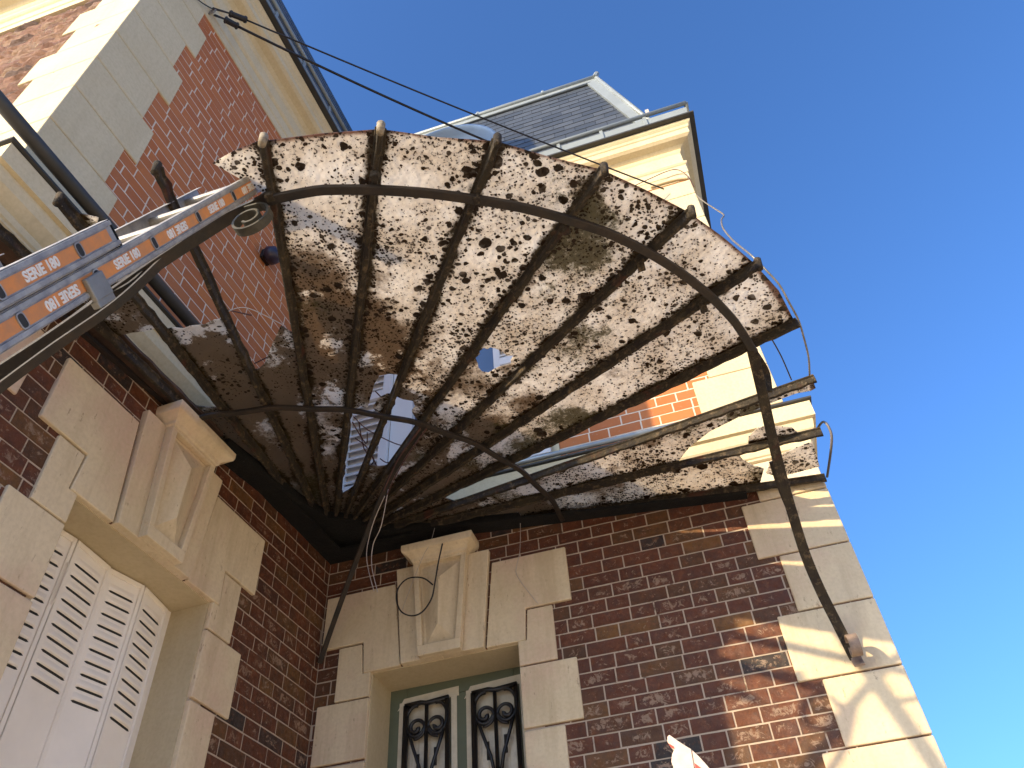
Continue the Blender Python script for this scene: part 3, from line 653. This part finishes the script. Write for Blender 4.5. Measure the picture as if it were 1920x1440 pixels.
for k in range(13):
    a = R(ANG[k]); d = Vector((math.sin(a), -math.cos(a), 0)); sd_ = Vector((math.cos(a), math.sin(a), 0)); Rk = RAD[k]
    r0 = .30 if 0 < k < 12 else .12
    mb = MB(); vs = []; nseg = 70
    shape = [(-.0085, -.040), (.0085, -.040), (.010, -.012), (.019, -.009), (.019, -.003), (-.019, -.003), (-.019, -.009), (-.010, -.012)]
    for i in range(nseg+1):
        r = r0 + (Rk+.012-r0)*i/nseg; jw = random.uniform(-.0024, .0024); jz = random.uniform(-.004, .004)
        for x, z in shape:
            p_ = d*r + sd_*(x*(1+jw*60)+jw); vs.append((p_.x, p_.y, cz(r, z+jz*(z < -.02))))
    n8 = 8; fs = [(i*n8+j, i*n8+(j+1) % n8, (i+1)*n8+(j+1) % n8, (i+1)*n8+j) for i in range(nseg) for j in range(n8)] + [tuple(range(n8)), tuple(range(nseg*n8, nseg*n8+n8))]
    mb.add(vs, fs)
    rb = Cn(mb, 'rib', IRON, bevel=.003)
    if k in (4, 5, 3, 2, 1, 6, 7, 8):     # rounded head of the rib end
        e = d*(Rk+.012); hd_ = MB().tube([(e.x, e.y, cz(Rk, -.045)), (e.x+d.x*.004, e.y+d.y*.004, cz(Rk, .006)), (e.x, e.y, cz(Rk, .018))], [.013, .015, .008], 10)
        Cn(hd_, 'rib_end', LICH if k in (3, 4) else IRON, rb, smooth=True)
# panes: polygons in (radius, rib number)
def pane(poly, hole=None, label=None, off=.0, mat=None):
    def pt(r, k, dz):
        a = R(KA(k)); i = min(int(max(k-1e-6, 0)), 11); rr = r
        # flat pane between its two ribs
        x, y = r*math.sin(a), -r*math.cos(a)
        am = R((ANG[i]+ANG[i+1])/2); h = abs(ANG[i+1]-ANG[i])/2
        z = ZH - SL*(x*math.sin(am)-y*math.cos(am))/math.cos(R(h))
        return Vector((x, y, z+dz+off))
    bm = bmesh.new(); loops = []
    for lp in [poly] + ([hole] if hole else []):
        vs = [bm.verts.new(pt(r, k, 0)) for r, k in lp]; es = [bm.edges.new((vs[i], vs[(i+1) % len(vs)])) for i in range(len(vs))]; loops.append(es)
    bmesh.ops.triangle_fill(bm, use_beauty=True, use_dissolve=False, edges=[e for l in loops for e in l])
    bmesh.ops.recalc_face_normals(bm, faces=bm.faces)
    ret = bmesh.ops.extrude_face_region(bm, geom=list(bm.faces))
    for v in [g for g in ret['geom'] if isinstance(g, bmesh.types.BMVert)]: v.co.z += .005
    bmesh.ops.recalc_face_normals(bm, faces=bm.faces)
    me = bpy.data.meshes.new('glass_pane'); bm.to_mesh(me); bm.free(); me.materials.append(mat or GLASS)
    kk = [k for _, k in poly]; i = min(int(min(kk)+1e-6), 11); ua = me.uv_layers.new(name='ribs'); ub = me.uv_layers.new(name='rim')
    def lin(k): a = R(ANG[k]); return (math.cos(a), math.sin(a))          # signed distance from a rib's line
    n0, n1 = lin(i), lin(i+1); A_ = PT(RAD[i], ANG[i]); B_ = PT(RAD[i+1], ANG[i+1]); e_ = Vector((B_.x-A_.x, B_.y-A_.y)).normalized(); nn = Vector((e_.y, -e_.x))
    if nn.dot(Vector((A_.x, A_.y))) < 0: nn = -nn
    for lp in me.loops:
        v = me.vertices[lp.vertex_index].co
        ua.data[lp.index].uv = (abs(v.x*n0[0]+v.y*n0[1]), abs(v.x*n1[0]+v.y*n1[1])); ub.data[lp.index].uv = (max(0, (Vector((A_.x, A_.y))-Vector((v.x, v.y))).dot(nn)), 0)
    o = bpy.data.objects.new('glass_pane', me); scene.collection.objects.link(o); o.parent = can; o.matrix_parent_inverse = Matrix.Translation((0, 0, -4.2))
    if label: o['label'] = label
    return o
def jag(pts, n=3, amp=.012):
    out = []
    for i in range(len(pts)-1):
        (r0, k0), (r1, k1) = pts[i], pts[i+1]
        for q in range(n): f_ = q/n; out.append((r0+(r1-r0)*f_+random.uniform(-amp, amp)*(q > 0), k0+(k1-k0)*f_+random.uniform(-amp, amp)*2*(q > 0)))
    return out + [pts[-1]]
r0 = .20
pane([(1.99, 0)] + jag([(1.992, .05), (1.992, .98)]) + [(2.44, 1.0), (2.46, .86), (2.455, .5), (2.43, 0)], label='grey glass fragment beside the ladder', mat=GLASS2)
pane([(r0, 0), (r0, 1), (1.43, 1), (1.445, .55), (1.49, .1), (1.50, 0)], off=.001, mat=GLASS2)
pane([(r0, 1), (r0, 2)] + jag([(1.985, 2.0), (1.967, 1.4), (1.97, 1.0)]), label='pane broken off straight across its middle', mat=GLASS2)
pane([(2.47, 1.0), (2.585, 1.02), (2.546, 1.2)], label='small pointed glass fragment', mat=GLASS2)
pane([(r0, 2), (r0, 3), (1.87, 3.0), (1.90, 2.90), (1.935, 2.77), (1.82, 2.54), (1.70, 2.30), (1.665, 2.15), (1.66, 2.0)], label='pane broken to a jagged point', mat=GLASS2)
pane([(2.59, 3.0), (2.60, 2.93), (2.64, 2.80), (2.727, 2.50), (2.775, 2.72), (2.825, 3.0)], label='pale triangular glass fragment at the rim')
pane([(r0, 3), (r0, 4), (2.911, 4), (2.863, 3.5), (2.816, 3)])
# sector 4-5 with its hole reaching the inner ring
pane([(r0, 4), (r0, 5), (.735, 5), (.70, 4.8), (.66, 4.6)] + jag([(.62, 4.3), (.61, 4.0)], 2, .008), label='short stump of pane near the wall corner')
pane([(1.35, 4.0), (1.42, 4.3), (1.415, 4.48), (1.54, 4.50), (1.60, 4.50), (1.665, 4.56), (1.69, 4.75), (1.697, 5.0), (2.969, 5), (2.925, 4.5), (2.911, 4)], label='pane with its inner end broken away')
pane([(1.40, 4.72), (1.42, 4.62), (1.50, 4.68), (1.545, 4.85), (1.55, 5.0), (1.38, 5.0)], label='mossy scrap of glass on the inner ring')
pane([(r0, 5), (r0, 6), (.98, 6.0), (.965, 5.85), (.94, 5.6), (.937, 5.3), (.93, 5.0)])
pane([(1.545, 5.0), (1.53, 5.25), (1.535, 5.5), (1.50, 5.62), (1.46, 5.60), (1.44, 5.68), (1.40, 5.9), (1.38, 6), (3.009, 6), (2.978, 5.5), (2.969, 5)], label='pane with its inner end broken away')
star = [(1.937, 6.14), (1.97, 6.16), (1.985, 6.12), (2.014, 6.15), (2.012, 6.22), (2.030, 6.24), (2.035, 6.34), (2.032, 6.46), (2.020, 6.60), (2.034, 6.70), (2.000, 6.72), (1.984, 6.78), (1.955, 6.70), (1.937, 6.64), (1.915, 6.60), (1.877, 6.56), (1.868, 6.44), (1.884, 6.32), (1.905, 6.26)]
pane([(r0, 6), (r0, 7), (3.024, 7), (3.015, 6.5), (3.009, 6)], hole=star, label='pane with a star shaped hole')
pane([(r0, 7), (r0, 8), (3.016, 8), (3.02, 7.5), (3.024, 7)])
pane([(r0, 8), (r0, 9), (2.971, 9), (3.005, 8.5), (3.016, 8)])
pane([(r0, 9), (r0, 10), (.93, 10)] + jag([(.90, 9.31), (.80, 9.0)], 3, .006), label='short stump of pane')
pane([(2.66, 9.0), (2.64, 9.06), (2.69, 9.14), (2.735, 9.10), (2.76, 9.0)], label='tiny glass scrap on the rim')
pane([(r0, 10), (r0, 11), (2.14, 11), (2.18, 10.85), (2.237, 10.66), (2.368, 10.42), (2.512, 10.31), (2.675, 10.23), (2.803, 10.20), (2.866, 10.24), (2.89, 10.22), (2.897, 10)], label='pane broken in a long curve')
pane([(2.50, 11.0), (2.519, 10.80), (2.572, 10.66), (2.621, 10.67), (2.722, 10.84), (2.74, 11.0)], label='glass scrap caught against the rib')
pane([(r0, 11), (r0, 12), (2.50, 12), (2.535, 11.63), (2.485, 11.5), (2.446, 11.28), (2.44, 11.1), (2.445, 11.0)])
pane([(2.56, 11.62), (2.60, 11.42), (2.72, 11.28), (2.79, 11.24), (2.80, 11.8), (2.60, 11.9), (2.54, 11.75)], label='glass fragment over the stone quoin')
# rings
ri = [PT(1.437+.006*math.sin(i*.9), 1+i*(88/48), -.052) for i in range(49)]
Cn(MB().flat(ri, (0, 0, 1), .016, .026), 'inner_ring', IRONB, bevel=.002)
ot = [(22.2, 2.612), (26.2, 2.674), (30.2, 2.706), (33.7, 2.733), (36.8, 2.754), (40.7, 2.784), (44.2, 2.804), (47.4, 2.822), (51, 2.828), (54.5, 2.827), (58.1, 2.82), (61.9, 2.803), (66.3, 2.768)]
ro = []
for i in range(73):
    q = 22.2+(66.3-22.2)*i/72; ro.append(PT(float(np.interp(q, [a for a, _ in ot], [b for _, b in ot])), q, -.055))
Cn(MB().flat(ro, (0, 0, 1), .018, .034), 'outer_ring', IRONB, bevel=.003)
for k in range(3, 10): Cn(MB().box(lambda a, o, z: PT(2.76 if k > 3 else 2.63, ANG[k], 0)+Vector((a, o, z)), -.014, .014, -.014, .014, -.068, -.03), 'rivet_block', IRON, bevel=.004)
def spiral(cx_, cz_, r_0, r_1, a0, turns, n=40):
    return [(cx_+(r_0+(r_1-r_0)*i/(n-1))*math.cos(R(a0)+turns*2*math.pi*i/(n-1)), cz_+(r_0+(r_1-r_0)*i/(n-1))*math.sin(R(a0)+turns*2*math.pi*i/(n-1))) for i in range(n)]
def smooth_pts(pts, n=8):
    pts = [Vector(p) for p in pts]; out = []
    for i in range(len(pts)-1):
        p0, p1, p2, p3 = pts[max(i-1, 0)], pts[i], pts[i+1], pts[min(i+2, len(pts)-1)]
        for j in range(n):
            t = j/n; out.append(.5*((2*p1)+(-p0+p2)*t+(2*p0-5*p1+4*p2-p3)*t*t+(-p0+3*p1-3*p2+p3)*t**3))
    return out + [pts[-1]]
Y0 = -2.402
lb = smooth_pts([(1.0, -2.42, 4.012), (.93, Y0, 4.02), (.85, Y0, 4.0), (.776, Y0, 3.955), (.601, Y0, 3.835), (.438, Y0, 3.70), (.284, Y0, 3.575), (.13, Y0, 3.465), (.02, Y0, 3.36), (-.06, Y0, 3.22), (-.085, Y0, 3.05)])
brk = Cn(MB().flat(lb, (0, 1, 0), .044, .016), 'bracket', IRONB, bevel=.002)
sp1 = [(.90, 4.005), (.96, 4.0)] + spiral(.930, 3.925, .078, .022, 55, -1.55)
Cn(MB().flat([(x, Y0, z) for x, z in sp1], (0, 1, 0), .032, .009), 'scroll', m_plain('pale_rusty_iron', (.075, .068, .052), .8, 0, var=.4, vs=30), brk)
sp2 = [(.30, 3.60), (.40, 3.70)] + spiral(.47, 3.83, .105, .022, -70, 1.6)
Cn(MB().flat([(x, Y0, z) for x, z in sp2], (0, 1, 0), .030, .010), 'scroll', IRONB, brk)
Cn(MB().flat(smooth_pts([(.62, Y0, 3.84), (.50, Y0, 3.66), (.30, Y0, 3.50), (.10, Y0, 3.30), (-.02, Y0, 3.08), (-.06, Y0, 2.9)]), (0, 1, 0), .030, .010), 'scroll', IRONB, brk)
BARR = [(2.531, -1.12, 3.99), (2.531, -0.95, 3.878), (2.531, -0.75, 3.769), (2.534, -0.6, 3.673), (2.541, -0.47, 3.587), (2.553, -0.31, 3.46), (2.577, -0.19, 3.333), (2.61, -0.09, 3.196), (2.632, -0.035, 3.079)]
bar = smooth_pts(BARR)
brk2 = Cn(MB().flat(bar, (1, .1, 0), .044, .014), 'bracket', IRON, bevel=.003)
Cn(MB().flat(smooth_pts([(2.511, -0.66, 3.739), (2.528, -0.5, 3.718), (2.55, -0.36, 3.689), (2.577, -0.22, 3.648)]), (1, .1, 0), .028, .010), 'scroll', IRONB, brk2, bevel=.002)
Cn(MB().flat(smooth_pts([(2.572, -0.27, 3.424), (2.572, -0.2, 3.388), (2.581, -0.17, 3.338)]), (1, .1, 0), .022, .008), 'scroll', IRONB, brk2, bevel=.002)
Cn(MB().flat(smooth_pts([(2.534, -1.1, 3.992), (2.558, -1.02, 4.014), (2.577, -0.95, 3.992), (2.561, -0.93, 3.902)]), (1, .1, 0), .034, .012), 'scroll', IRON, brk2, bevel=.002)
F0 = Vector(BARR[-1])
fs_ = [(y, z) for y, z in spiral(-.105, F0.z+.02, .072, .020, -60, 1.25)]
Cn(MB().flat([(F0.x+.005, y, z) for y, z in fs_], (1, 0, 0), .044, .010), 'foot_scroll', m_plain('pale_brown_iron', (.30, .22, .17), .7, .1, var=.35, vs=30), brk2)  # foot scroll coloured paler than the bracket bar
# diagonal strut in the corner
strut = smooth_pts([(1.0, -1.0, 4.165), (.80, -.80, 4.175), (.64, -.64, 4.14), (.538, -.538, 4.075), (.40, -.40, 3.965), (.27, -.27, 3.85), (.12, -.12, 3.70), (.02, -.02, 3.585)], 5)
Cn(MB().flat(strut, (1, 1, 0), .026, .014), 'strut', IRONB, bevel=.002)
# wall plates and near-black corner plate
def sloped(fr, L, wd, w1):
    mb = MB(); n = 20; vs = []
    for i in range(n+1):
        q = L*i/n; z = min(4.222, cz(q, -.038) if q > .9 else 4.222); W_ = wd + (w1-wd)*i/n + random.uniform(-.004, .004)
        vs += [fr(q, .003, z), fr(q, W_, z), fr(q, W_, z-.012-random.uniform(0, .006)), fr(q, .003, z-.014-random.uniform(0, .004))]
    fs = [(i*4+j, i*4+(j+1) % 4, (i+1)*4+(j+1) % 4, (i+1)*4+j) for i in range(n) for j in range(4)] + [(0, 1, 2, 3), tuple(range(n*4, n*4+4))]
    return mb.add(vs, fs)
Cn(sloped(FB, 2.42, .13, .06), 'soffit_board', BLACK); Cn(sloped(FA, 1.25, .13, .11), 'soffit_board', BLACK)
Cn(sloped(lambda a, o, z: FA(1.25+a, o, z-.03-.06*a/1.35), 1.35, .12, .14), 'rusty_flashing', RUST)
def wallplate(fr, ends): 
    return MB().prism(fr, ends, .004, .030)
Cn(wallplate(FB, [(.0, 4.215), (.6, 4.212), (1.0, 4.205), (1.42, 4.178), (2.1, 4.10), (2.80, 4.015), (2.80, 4.035), (1.42, 4.20), (0, 4.36)]), 'wall_plate', BLACK)
Cn(wallplate(FA, [(.0, 4.215), (.6, 4.212), (1.0, 4.205), (1.42, 4.178), (2.1, 4.10), (2.60, 4.04), (2.60, 4.06), (1.42, 4.20), (0, 4.36)]), 'wall_plate', m_plain('dark_rusty_angle', (.030, .018, .014), .8, var=.5, vs=14, bs=.8))
cpv = [(0.0, 0.0)] + [(.16, -1.25), (.13, -.8)] + [(.40*math.sin(R(a)), -.40*math.cos(R(a))) for a in range(24, 70, 6)] + [(.8, -.10), (1.30, -.13), (1.30, -.0)]
cpv = [(0, 0), (-.05, -1.2), (.06, -1.2), (.12, -.6)] + [(.42*math.sin(R(a)), -.42*math.cos(R(a))) for a in range(24, 70, 6)] + [(.6, -.12), (1.2, -.09), (1.2, 0)]
Cn(MB().add([(x, y, cz(math.hypot(x, y), -.052)) for x, y in cpv] + [(x, y, cz(math.hypot(x, y), -.004)) for x, y in cpv],
            [tuple(range(len(cpv))), tuple(range(len(cpv), 2*len(cpv)))] + [(i, (i+1) % len(cpv), len(cpv)+(i+1) % len(cpv), len(cpv)+i) for i in range(len(cpv))]), 'corner_plate', BLACK)
# ================================================================== LADDER
lad = thing('extension_ladder', (.8, -3.92, 0), 'aluminium extension ladder with orange SERIE 180 bands leaning through the broken canopy', 'ladder')
def Ld(mb, name, mat, parent=None, **k): return mb.build(name, mat, parent or lad, **k)
TD = Vector((0, .345, .9386)); ND = Vector((0, -.9386, .345)); P0 = Vector((0, -2.527, 3.873))   # a rung point (t=0)
def FLd(x, n, t): return Vector((x, 0, 0)) + P0 + TD*t + ND*n
def rail(x, sgn, n0, t0, t1, name):   # x outer face, sgn=+1 face looks to +x
    wd = .060; th = .0025; fl = .024; mb = MB()
    a, b = sorted((x, x-sgn*th)); mb.box(FLd, a, b, n0-wd/2, n0+wd/2, t0, t1)
    for s_ in (-1, 1):
        a, b = sorted((x, x-sgn*fl)); n_ = n0+s_*wd/2; c0, c1 = sorted((n_, n_+s_*th)); mb.box(FLd, a, b, c0, c1, t0, t1)
        # raised ribs of the extrusion
        a, b = sorted((x, x+sgn*.0035)); c0, c1 = sorted((n0+s_*.0185, n0+s_*.0295)); mb.box(FLd, a, b, c0, c1, t0, t1-.002)
    return Ld(mb, name, ALU, bevel=.0015)
def text_mesh(body, size, name, fr, parent):
    cu = bpy.data.curves.new(name, 'FONT'); cu.body = body; cu.size = size; cu.align_x = 'CENTER'; cu.align_y = 'CENTER'; cu.extrude = .0006; cu.offset = .0012*size/.03; cu.resolution_u = 3
    tmp = bpy.data.objects.new('tmp', cu); scene.collection.objects.link(tmp); bpy.context.view_layer.update()
    me = bpy.data.meshes.new_from_object(tmp.evaluated_get(bpy.context.evaluated_depsgraph_get())); bpy.data.objects.remove(tmp)
    for v in me.vertices: v.co = fr(v.co.x, v.co.y, v.co.z)
    me.materials.clear(); me.materials.append(TEXTW); me.name = name
    o = bpy.data.objects.new(name, me); scene.collection.objects.link(o); o.parent = parent; return o
def section(x_near, x_far, n0, t0, t1, rung0, nr, bands, phase):
    rn = rail(x_near, 1, n0, t0, t1, 'rail'); rf = rail(x_far, -1, n0, t0, t1, 'rail')
    Ld(MB().box(FLd, x_near, x_near+.0012, n0-.0150, n0+.0150, t0+.01, t1-.03), 'orange_band', ORANGE, rn)
    for q in range(nr):
        t = rung0 - q*.28
        if t < t0: break
        # hollow D-section rung
        ps = [(math.cos(R(a))*.016, math.sin(R(a))*.0125) for a in range(0, 360, 30)]
        vs = [FLd(x, n0+a, t+b) for x in (x_far+.003, x_near-.003) for a, b in ps]; m_n = len(ps)
        Ld(MB().add(vs, [(i, (i+1) % m_n, m_n+(i+1) % m_n, m_n+i) for i in range(m_n)]), 'rung', ALU)
        if t > .5*-3.2 and q < 9:
            # oval rung socket seen on the outer face
            sk = MB(); sk2 = MB(); n_ = 16
            def ov(a, rx, rt_): c_, s_ = math.cos(a), math.sin(a); return (abs(c_)**.6*math.copysign(rx, c_), abs(s_)**.6*math.copysign(rt_, s_))
            oo = [ov(2*math.pi*i/n_, .0175, .0125) for i in range(n_)]; ii = [ov(2*math.pi*i/n_, .0145, .0095) for i in range(n_)]
            vs = [FLd(x_near+.0045, n0+a, t+b) for a, b in oo] + [FLd(x_near+.0045, n0+a, t+b) for a, b in ii] + [FLd(x_near+.0005, n0+a, t+b) for a, b in oo]
            fs = [(i, (i+1) % n_, n_+(i+1) % n_, n_+i) for i in range(n_)] + [(i, (i+1) % n_, 2*n_+(i+1) % n_, 2*n_+i) for i in range(n_)]
            s_o = Ld(sk.add(vs, fs), 'rung_socket', ALU, rn)
            Ld(sk2.add([FLd(x_near+.0040, n0+a, t+b) for a, b in ii], [tuple(range(n_))]), 'socket_hole', DARK, s_o)
    # lettering: alternately upright and upside down between the sockets
    for q in range(bands):
        tc = rung0 + .14 - q*.28 + phase*.0
        if tc < -1.75: break
        if tc + .11 > t1: continue
        for h_, dt in ((0, .0),):
            fl_ = 1 if (q+int(phase)) % 2 == 0 else -1
            # text runs along the rail; reading direction up the rail for fl_=1
            fr = (lambda tc, fl_, x_near, n0: lambda u, v, wv: FLd(x_near+.0018+wv, n0+fl_*v*1.02, tc+fl_*u*.98))(tc, fl_, x_near, n0)
            text_mesh('SERIE 180', .030, 'band_lettering', fr, rn)
    return rn
section(.952, .648, 0, -3.2, .40, .28, 13, 9, 0)
# lower section rides in front of the upper one
def shift_section():
    return section(.958, .642, .068, -4.0, -.70, -.70-.16, 11, 5, 1)
shift_section()
Ld(MB().box(FLd, .953, .966, -.045, .010, -.90, -.83).box(FLd, .945, .964, -.060, -.042, -.90, -.83), 'guide_clamp', m_plain('dull_steel', (.30, .29, .26), .5, .5, var=.3), bevel=.003)
Ld(MB().box(FLd, .92, .958, .10-.067, .10, -.708, -.698), 'end_cap', DARK)
# ================================================================== SMALL THINGS
def cable(name, pts, r, mat, label, cat='cable', group=None, sm=True, n=6):
    p = smooth_pts(pts, 6) if sm else pts
    o = MB().tube(p, r, n).build(name, mat, smooth=True); return tag(o, label, cat, group)
def sag(a, b, s, n=24):
    a, b = Vector(a), Vector(b); return [a.lerp(b, i/n) - Vector((0, 0, s*4*(i/n)*(1-i/n))) for i in range(n+1)]
c1 = cable('overhead_cable', sag((0.11, -2.133, 7.15), (2.56, -.06, 6.93), .04), .0060, WIREB, 'thin upper black cable crossing the sky toward the far cornice', 'cable', sm=False)
c2s = sag((0.071, -2.141, 7.05), (2.005, -.03, 7.40), .08)
c2 = cable('overhead_cable', c2s, .009, WIREB, 'thicker twisted black cable crossing just below the thin one', 'cable', sm=False)
def clampt(name, a, b, lab, hook):
    t = thing(name, a, lab, 'cable clamp', 'cable clamps at the left wall')
    MB().tube([a, b], .020, 8).build('grip', WIREB, t)
    d = (Vector(b)-Vector(a)); MB().tube([Vector(a)+d*f for f in (0.05, .15)], .025, 8).tube([Vector(a)+d*f for f in (.85, .95)], .025, 8).build('collar', WIREB, t)
    MB().tube([hook, a], .005, 6).tube([Vector(hook)+Vector((0, 0, .02)), Vector(a)+Vector((.01, .01, .01))], .004, 6).build('tie', WIREB, t)
    return t
clampt('cable_clamp', (0.02, -2.206, 7.16), (0.11, -2.133, 7.15), 'upper black cable clamp at the left cornice', (-.06, -2.275, 7.13))
clampt('cable_clamp', (0.008, -2.208, 7.06), (0.071, -2.141, 7.05), 'lower black cable clamp at the left cornice', (-.06, -2.24, 7.10))
hk = thing('wall_hook', (-.09, -2.26, 7.11), 'grey ring hook on the left wall holding the cable clamps', 'hook')
MB().tube([(-.066+.028*math.cos(R(a)), -2.262, 7.115+.028*math.sin(R(a))) for a in range(0, 361, 24)], .006, 6).build('ring', WIREG, hk); MB().tube([(-.10, -2.262, 7.115), (-.07, -2.262, 7.115)], .007, 6).build('shank', WIREG, hk)
cable('wall_wire', [FA(2.60, .03, 7.10), FA(2.45, .03, 7.00), FA(2.36, .03, 7.04), FA(2.28, .04, 7.12)], .004, WIREB, 'thin dark wire curling down the cream quoin to the hook', 'wire')
lamp = thing('wall_lamp', (0.0, -1.19, 5.75), 'dark round wall lamp on the orange brick beside a canopy rib', 'lamp')
lp = FA(1.19, 0, 5.76)
MB().box(FA, 1.15, 1.23, .004, .03, 5.72, 5.80).build('bracket', WIREB, lamp, bevel=.005)
hd2 = []
MB().tube([FA(1.19, .03, 5.76), FA(1.19, .05, 5.76), FA(1.19, .09, 5.75), FA(1.19, .115, 5.74)], [.045, .062, .055, .02], 16).build('housing', m_plain('dark_plum_plastic', (.035, .025, .045), .35), lamp, smooth=True)
cable('hanging_wire', [(.637, -.637, 4.09), (.53, -.53, 4.024), (.48, -.48, 3.904), (.511, -.511, 3.768), (.594, -.594, 3.576)], .0022, WIREW, 'left pale wire dangling from the corner strut', 'wire')
cable('hanging_wire', [(.671, -.671, 4.10), (.622, -.622, 3.923), (.549, -.549, 3.876), (.55, -.55, 3.751), (.632, -.632, 3.54)], .0022, WIREW, 'right pale wire dangling from the corner strut', 'wire')
cable('hanging_wire', [(1.194, -.10, 4.20), (1.199, -.06, 4.2), (1.175, -.03, 3.997), (1.151, -.03, 3.909), (1.152, -.03, 3.836), (1.252, -.03, 3.653)], .0016, WIREW, 'fine wire hanging over the right lintel stone', 'wire')
cable('hanging_wire', [(.713, -.13, 4.20), (.686, -.13, 4.101), (.637, -.13, 4.009), (.509, -.10, 3.714)], .0014, WIREW, 'fine thread crossing the keystone cap', 'wire')
cable('cable_loop', [(.765, -.142, 4.075), (.74, -.14, 3.956), (.723, -.14, 3.845), (.705, -.14, 3.753), (.656, -.14, 3.687), (.596, -.14, 3.676), (.535, -.14, 3.714), (.504, -.14, 3.789), (.513, -.14, 3.861), (.567, -.14, 3.904), (.651, -.14, 3.888), (.711, -.14, 3.832)], .0042, WIREB, 'black cable end coiled in a loop over the door keystone', 'cable')
for q, (tw, lab) in enumerate(zip(([(1.017, -1.017, 4.115), (.827, -.827, 4.13), (.70, -.70, 4.10), (.644, -.644, 4.049)], [(.99, -1.03, 4.11), (.80, -.85, 4.12), (.66, -.70, 4.07)]), ('frayed straw wire bound along the corner strut', 'second frayed wire beside the corner strut'))):
    cable('strut_wire', tw, .003, TWIG, lab, 'wire')
tw = thing('bramble', (.65, -.85, 4.2), 'dry bramble stems tangled in the hole in front of the white shutter', 'plant')
for pts in [[(0.659, -1.083, 4.222), (0.679, -0.958, 4.232), (0.758, -0.809, 4.24), (0.814, -0.766, 4.239)], [(0.587, -0.917, 4.242), (0.609, -0.808, 4.251), (0.585, -0.658, 4.265), (0.569, -0.554, 4.275)], [(0.664, -1.035, 4.226), (0.589, -0.815, 4.251), (0.593, -0.709, 4.261), (0.534, -0.648, 4.27), (0.439, -0.597, 4.281)], [(0.843, -1.232, 4.196), (0.858, -1.114, 4.206)], [(0.8, -0.77, 4.239), (0.663, -0.66, 4.259), (0.629, -0.707, 4.258)], [(0.634, -1.045, 4.227), (0.617, -0.856, 4.246), (0.664, -0.939, 4.235)], [(0.425, -1.597, 4.178), (0.559, -1.623, 4.171), (0.609, -1.597, 4.172)], [(0.503, -1.928, 4.14), (0.576, -1.868, 4.144)]]:
    MB().tube(smooth_pts([(x, y, z+.03) for x, y, z in pts], 4), .0032, 5).build('stem', TWIG, tw)
cable('fallen_wire', [(.503, -1.928, 4.16), (.60, -1.93, 4.14), (.70, -1.80, 4.13)], .002, WIREW, 'short pale wire lying by the broken left pane', 'wire')
cable('glass_edge_wire', [(2.783, 0.042, 6.9), (2.757, -0.285, 6.3), (2.737, -0.625, 5.7), (2.71, -0.866, 5.3), (2.678, -0.912, 5.2), (2.648, -1.006, 5.0), (2.631, -1.159, 4.7), (2.629, -1.262, 4.5), (2.646, -1.313, 4.35), (2.684, -1.287, 4.25), (2.716, -1.241, 4.2), (2.738, -1.174, 4.15), (2.763, -1.09, 4.12), (2.777, -0.989, 4.1), (2.786, -0.887, 4.08), (2.778, -0.801, 4.05)], .0048, WIREG, 'silvery twisted wire arching past the canopy rim against the sky', 'wire')
cable('sky_wire', [(2.679, -.848, 4.3), (2.72, -.701, 4.3), (2.759, -.517, 4.3)], .0035, WIREB, 'short dark wire between canopy rim and quoin', 'wire')
cable('conduit', [(2.473, -.025, 7.061), (2.56, -.025, 7.069), (2.688, -.025, 7.062), (2.768, -.02, 7.041)], .011, STONEP, 'cream conduit under the far cornice', 'conduit')
cable('cornice_wire', [(2.10, -.05, 7.03), (2.377, -.06, 7.099), (2.50, -.06, 7.13), (2.624, -.06, 7.158), (2.709, -.06, 7.14), (2.765, -.05, 7.028), (2.785, -.02, 6.90)], .0035, TWIG, 'brown wire looped under the far cornice to the quoin edge', 'wire')
cable('ledge_cable', [(2.90, .30, 4.25), (2.93, .05, 4.26), (2.945, -.02, 4.31), (2.93, .0, 4.40), (2.88, .25, 4.47)], .007, m_plain('grey_cable', (.16, .14, .13), .6), 'grey cable looping out from the end of the stone ledge', 'cable')
tl = thing('plaster_tool', (2.0, -2.2, 1.95), 'white paint splashed tool with red inside rising at the bottom edge', 'tool')
cream = m_plain('splashed_white_plastic', (.62, .54, .42), .6, var=.15, vs=60, dark=(.6, .38, .3)); red = m_plain('red_plastic', (.62, .06, .03), .5)
FT = lambda a, o, z: Vector((a, -2.2-o, z))
MB().prism(FT, [(1.9645, 2.098), (1.966, 2.1065), (1.970, 2.109), (1.985, 2.094), (2.001, 2.080), (1.998, 2.02), (1.990, 1.95), (1.962, 1.95), (1.9655, 2.04), (1.966, 2.058), (1.9645, 2.066), (1.9680, 2.077), (1.9725, 2.083), (1.969, 2.088)], .0, .006).prism(FT, [(2.0015, 2.080), (2.012, 2.066), (2.034, 2.03), (2.05, 1.98), (2.045, 1.95), (1.9905, 1.95), (1.9985, 2.02)], -.012, .004).build('shell', cream, tl, bevel=.001)
MB().prism(FT, [(1.9655, 2.0955), (1.9735, 2.0885), (1.9735, 2.0845), (1.9690, 2.0875)], .0062, .0075).prism(FT, [(2.0015, 2.058), (2.014, 2.045), (2.022, 2.02), (2.0005, 2.02)], .0042, .0055).build('liner', red, tl)
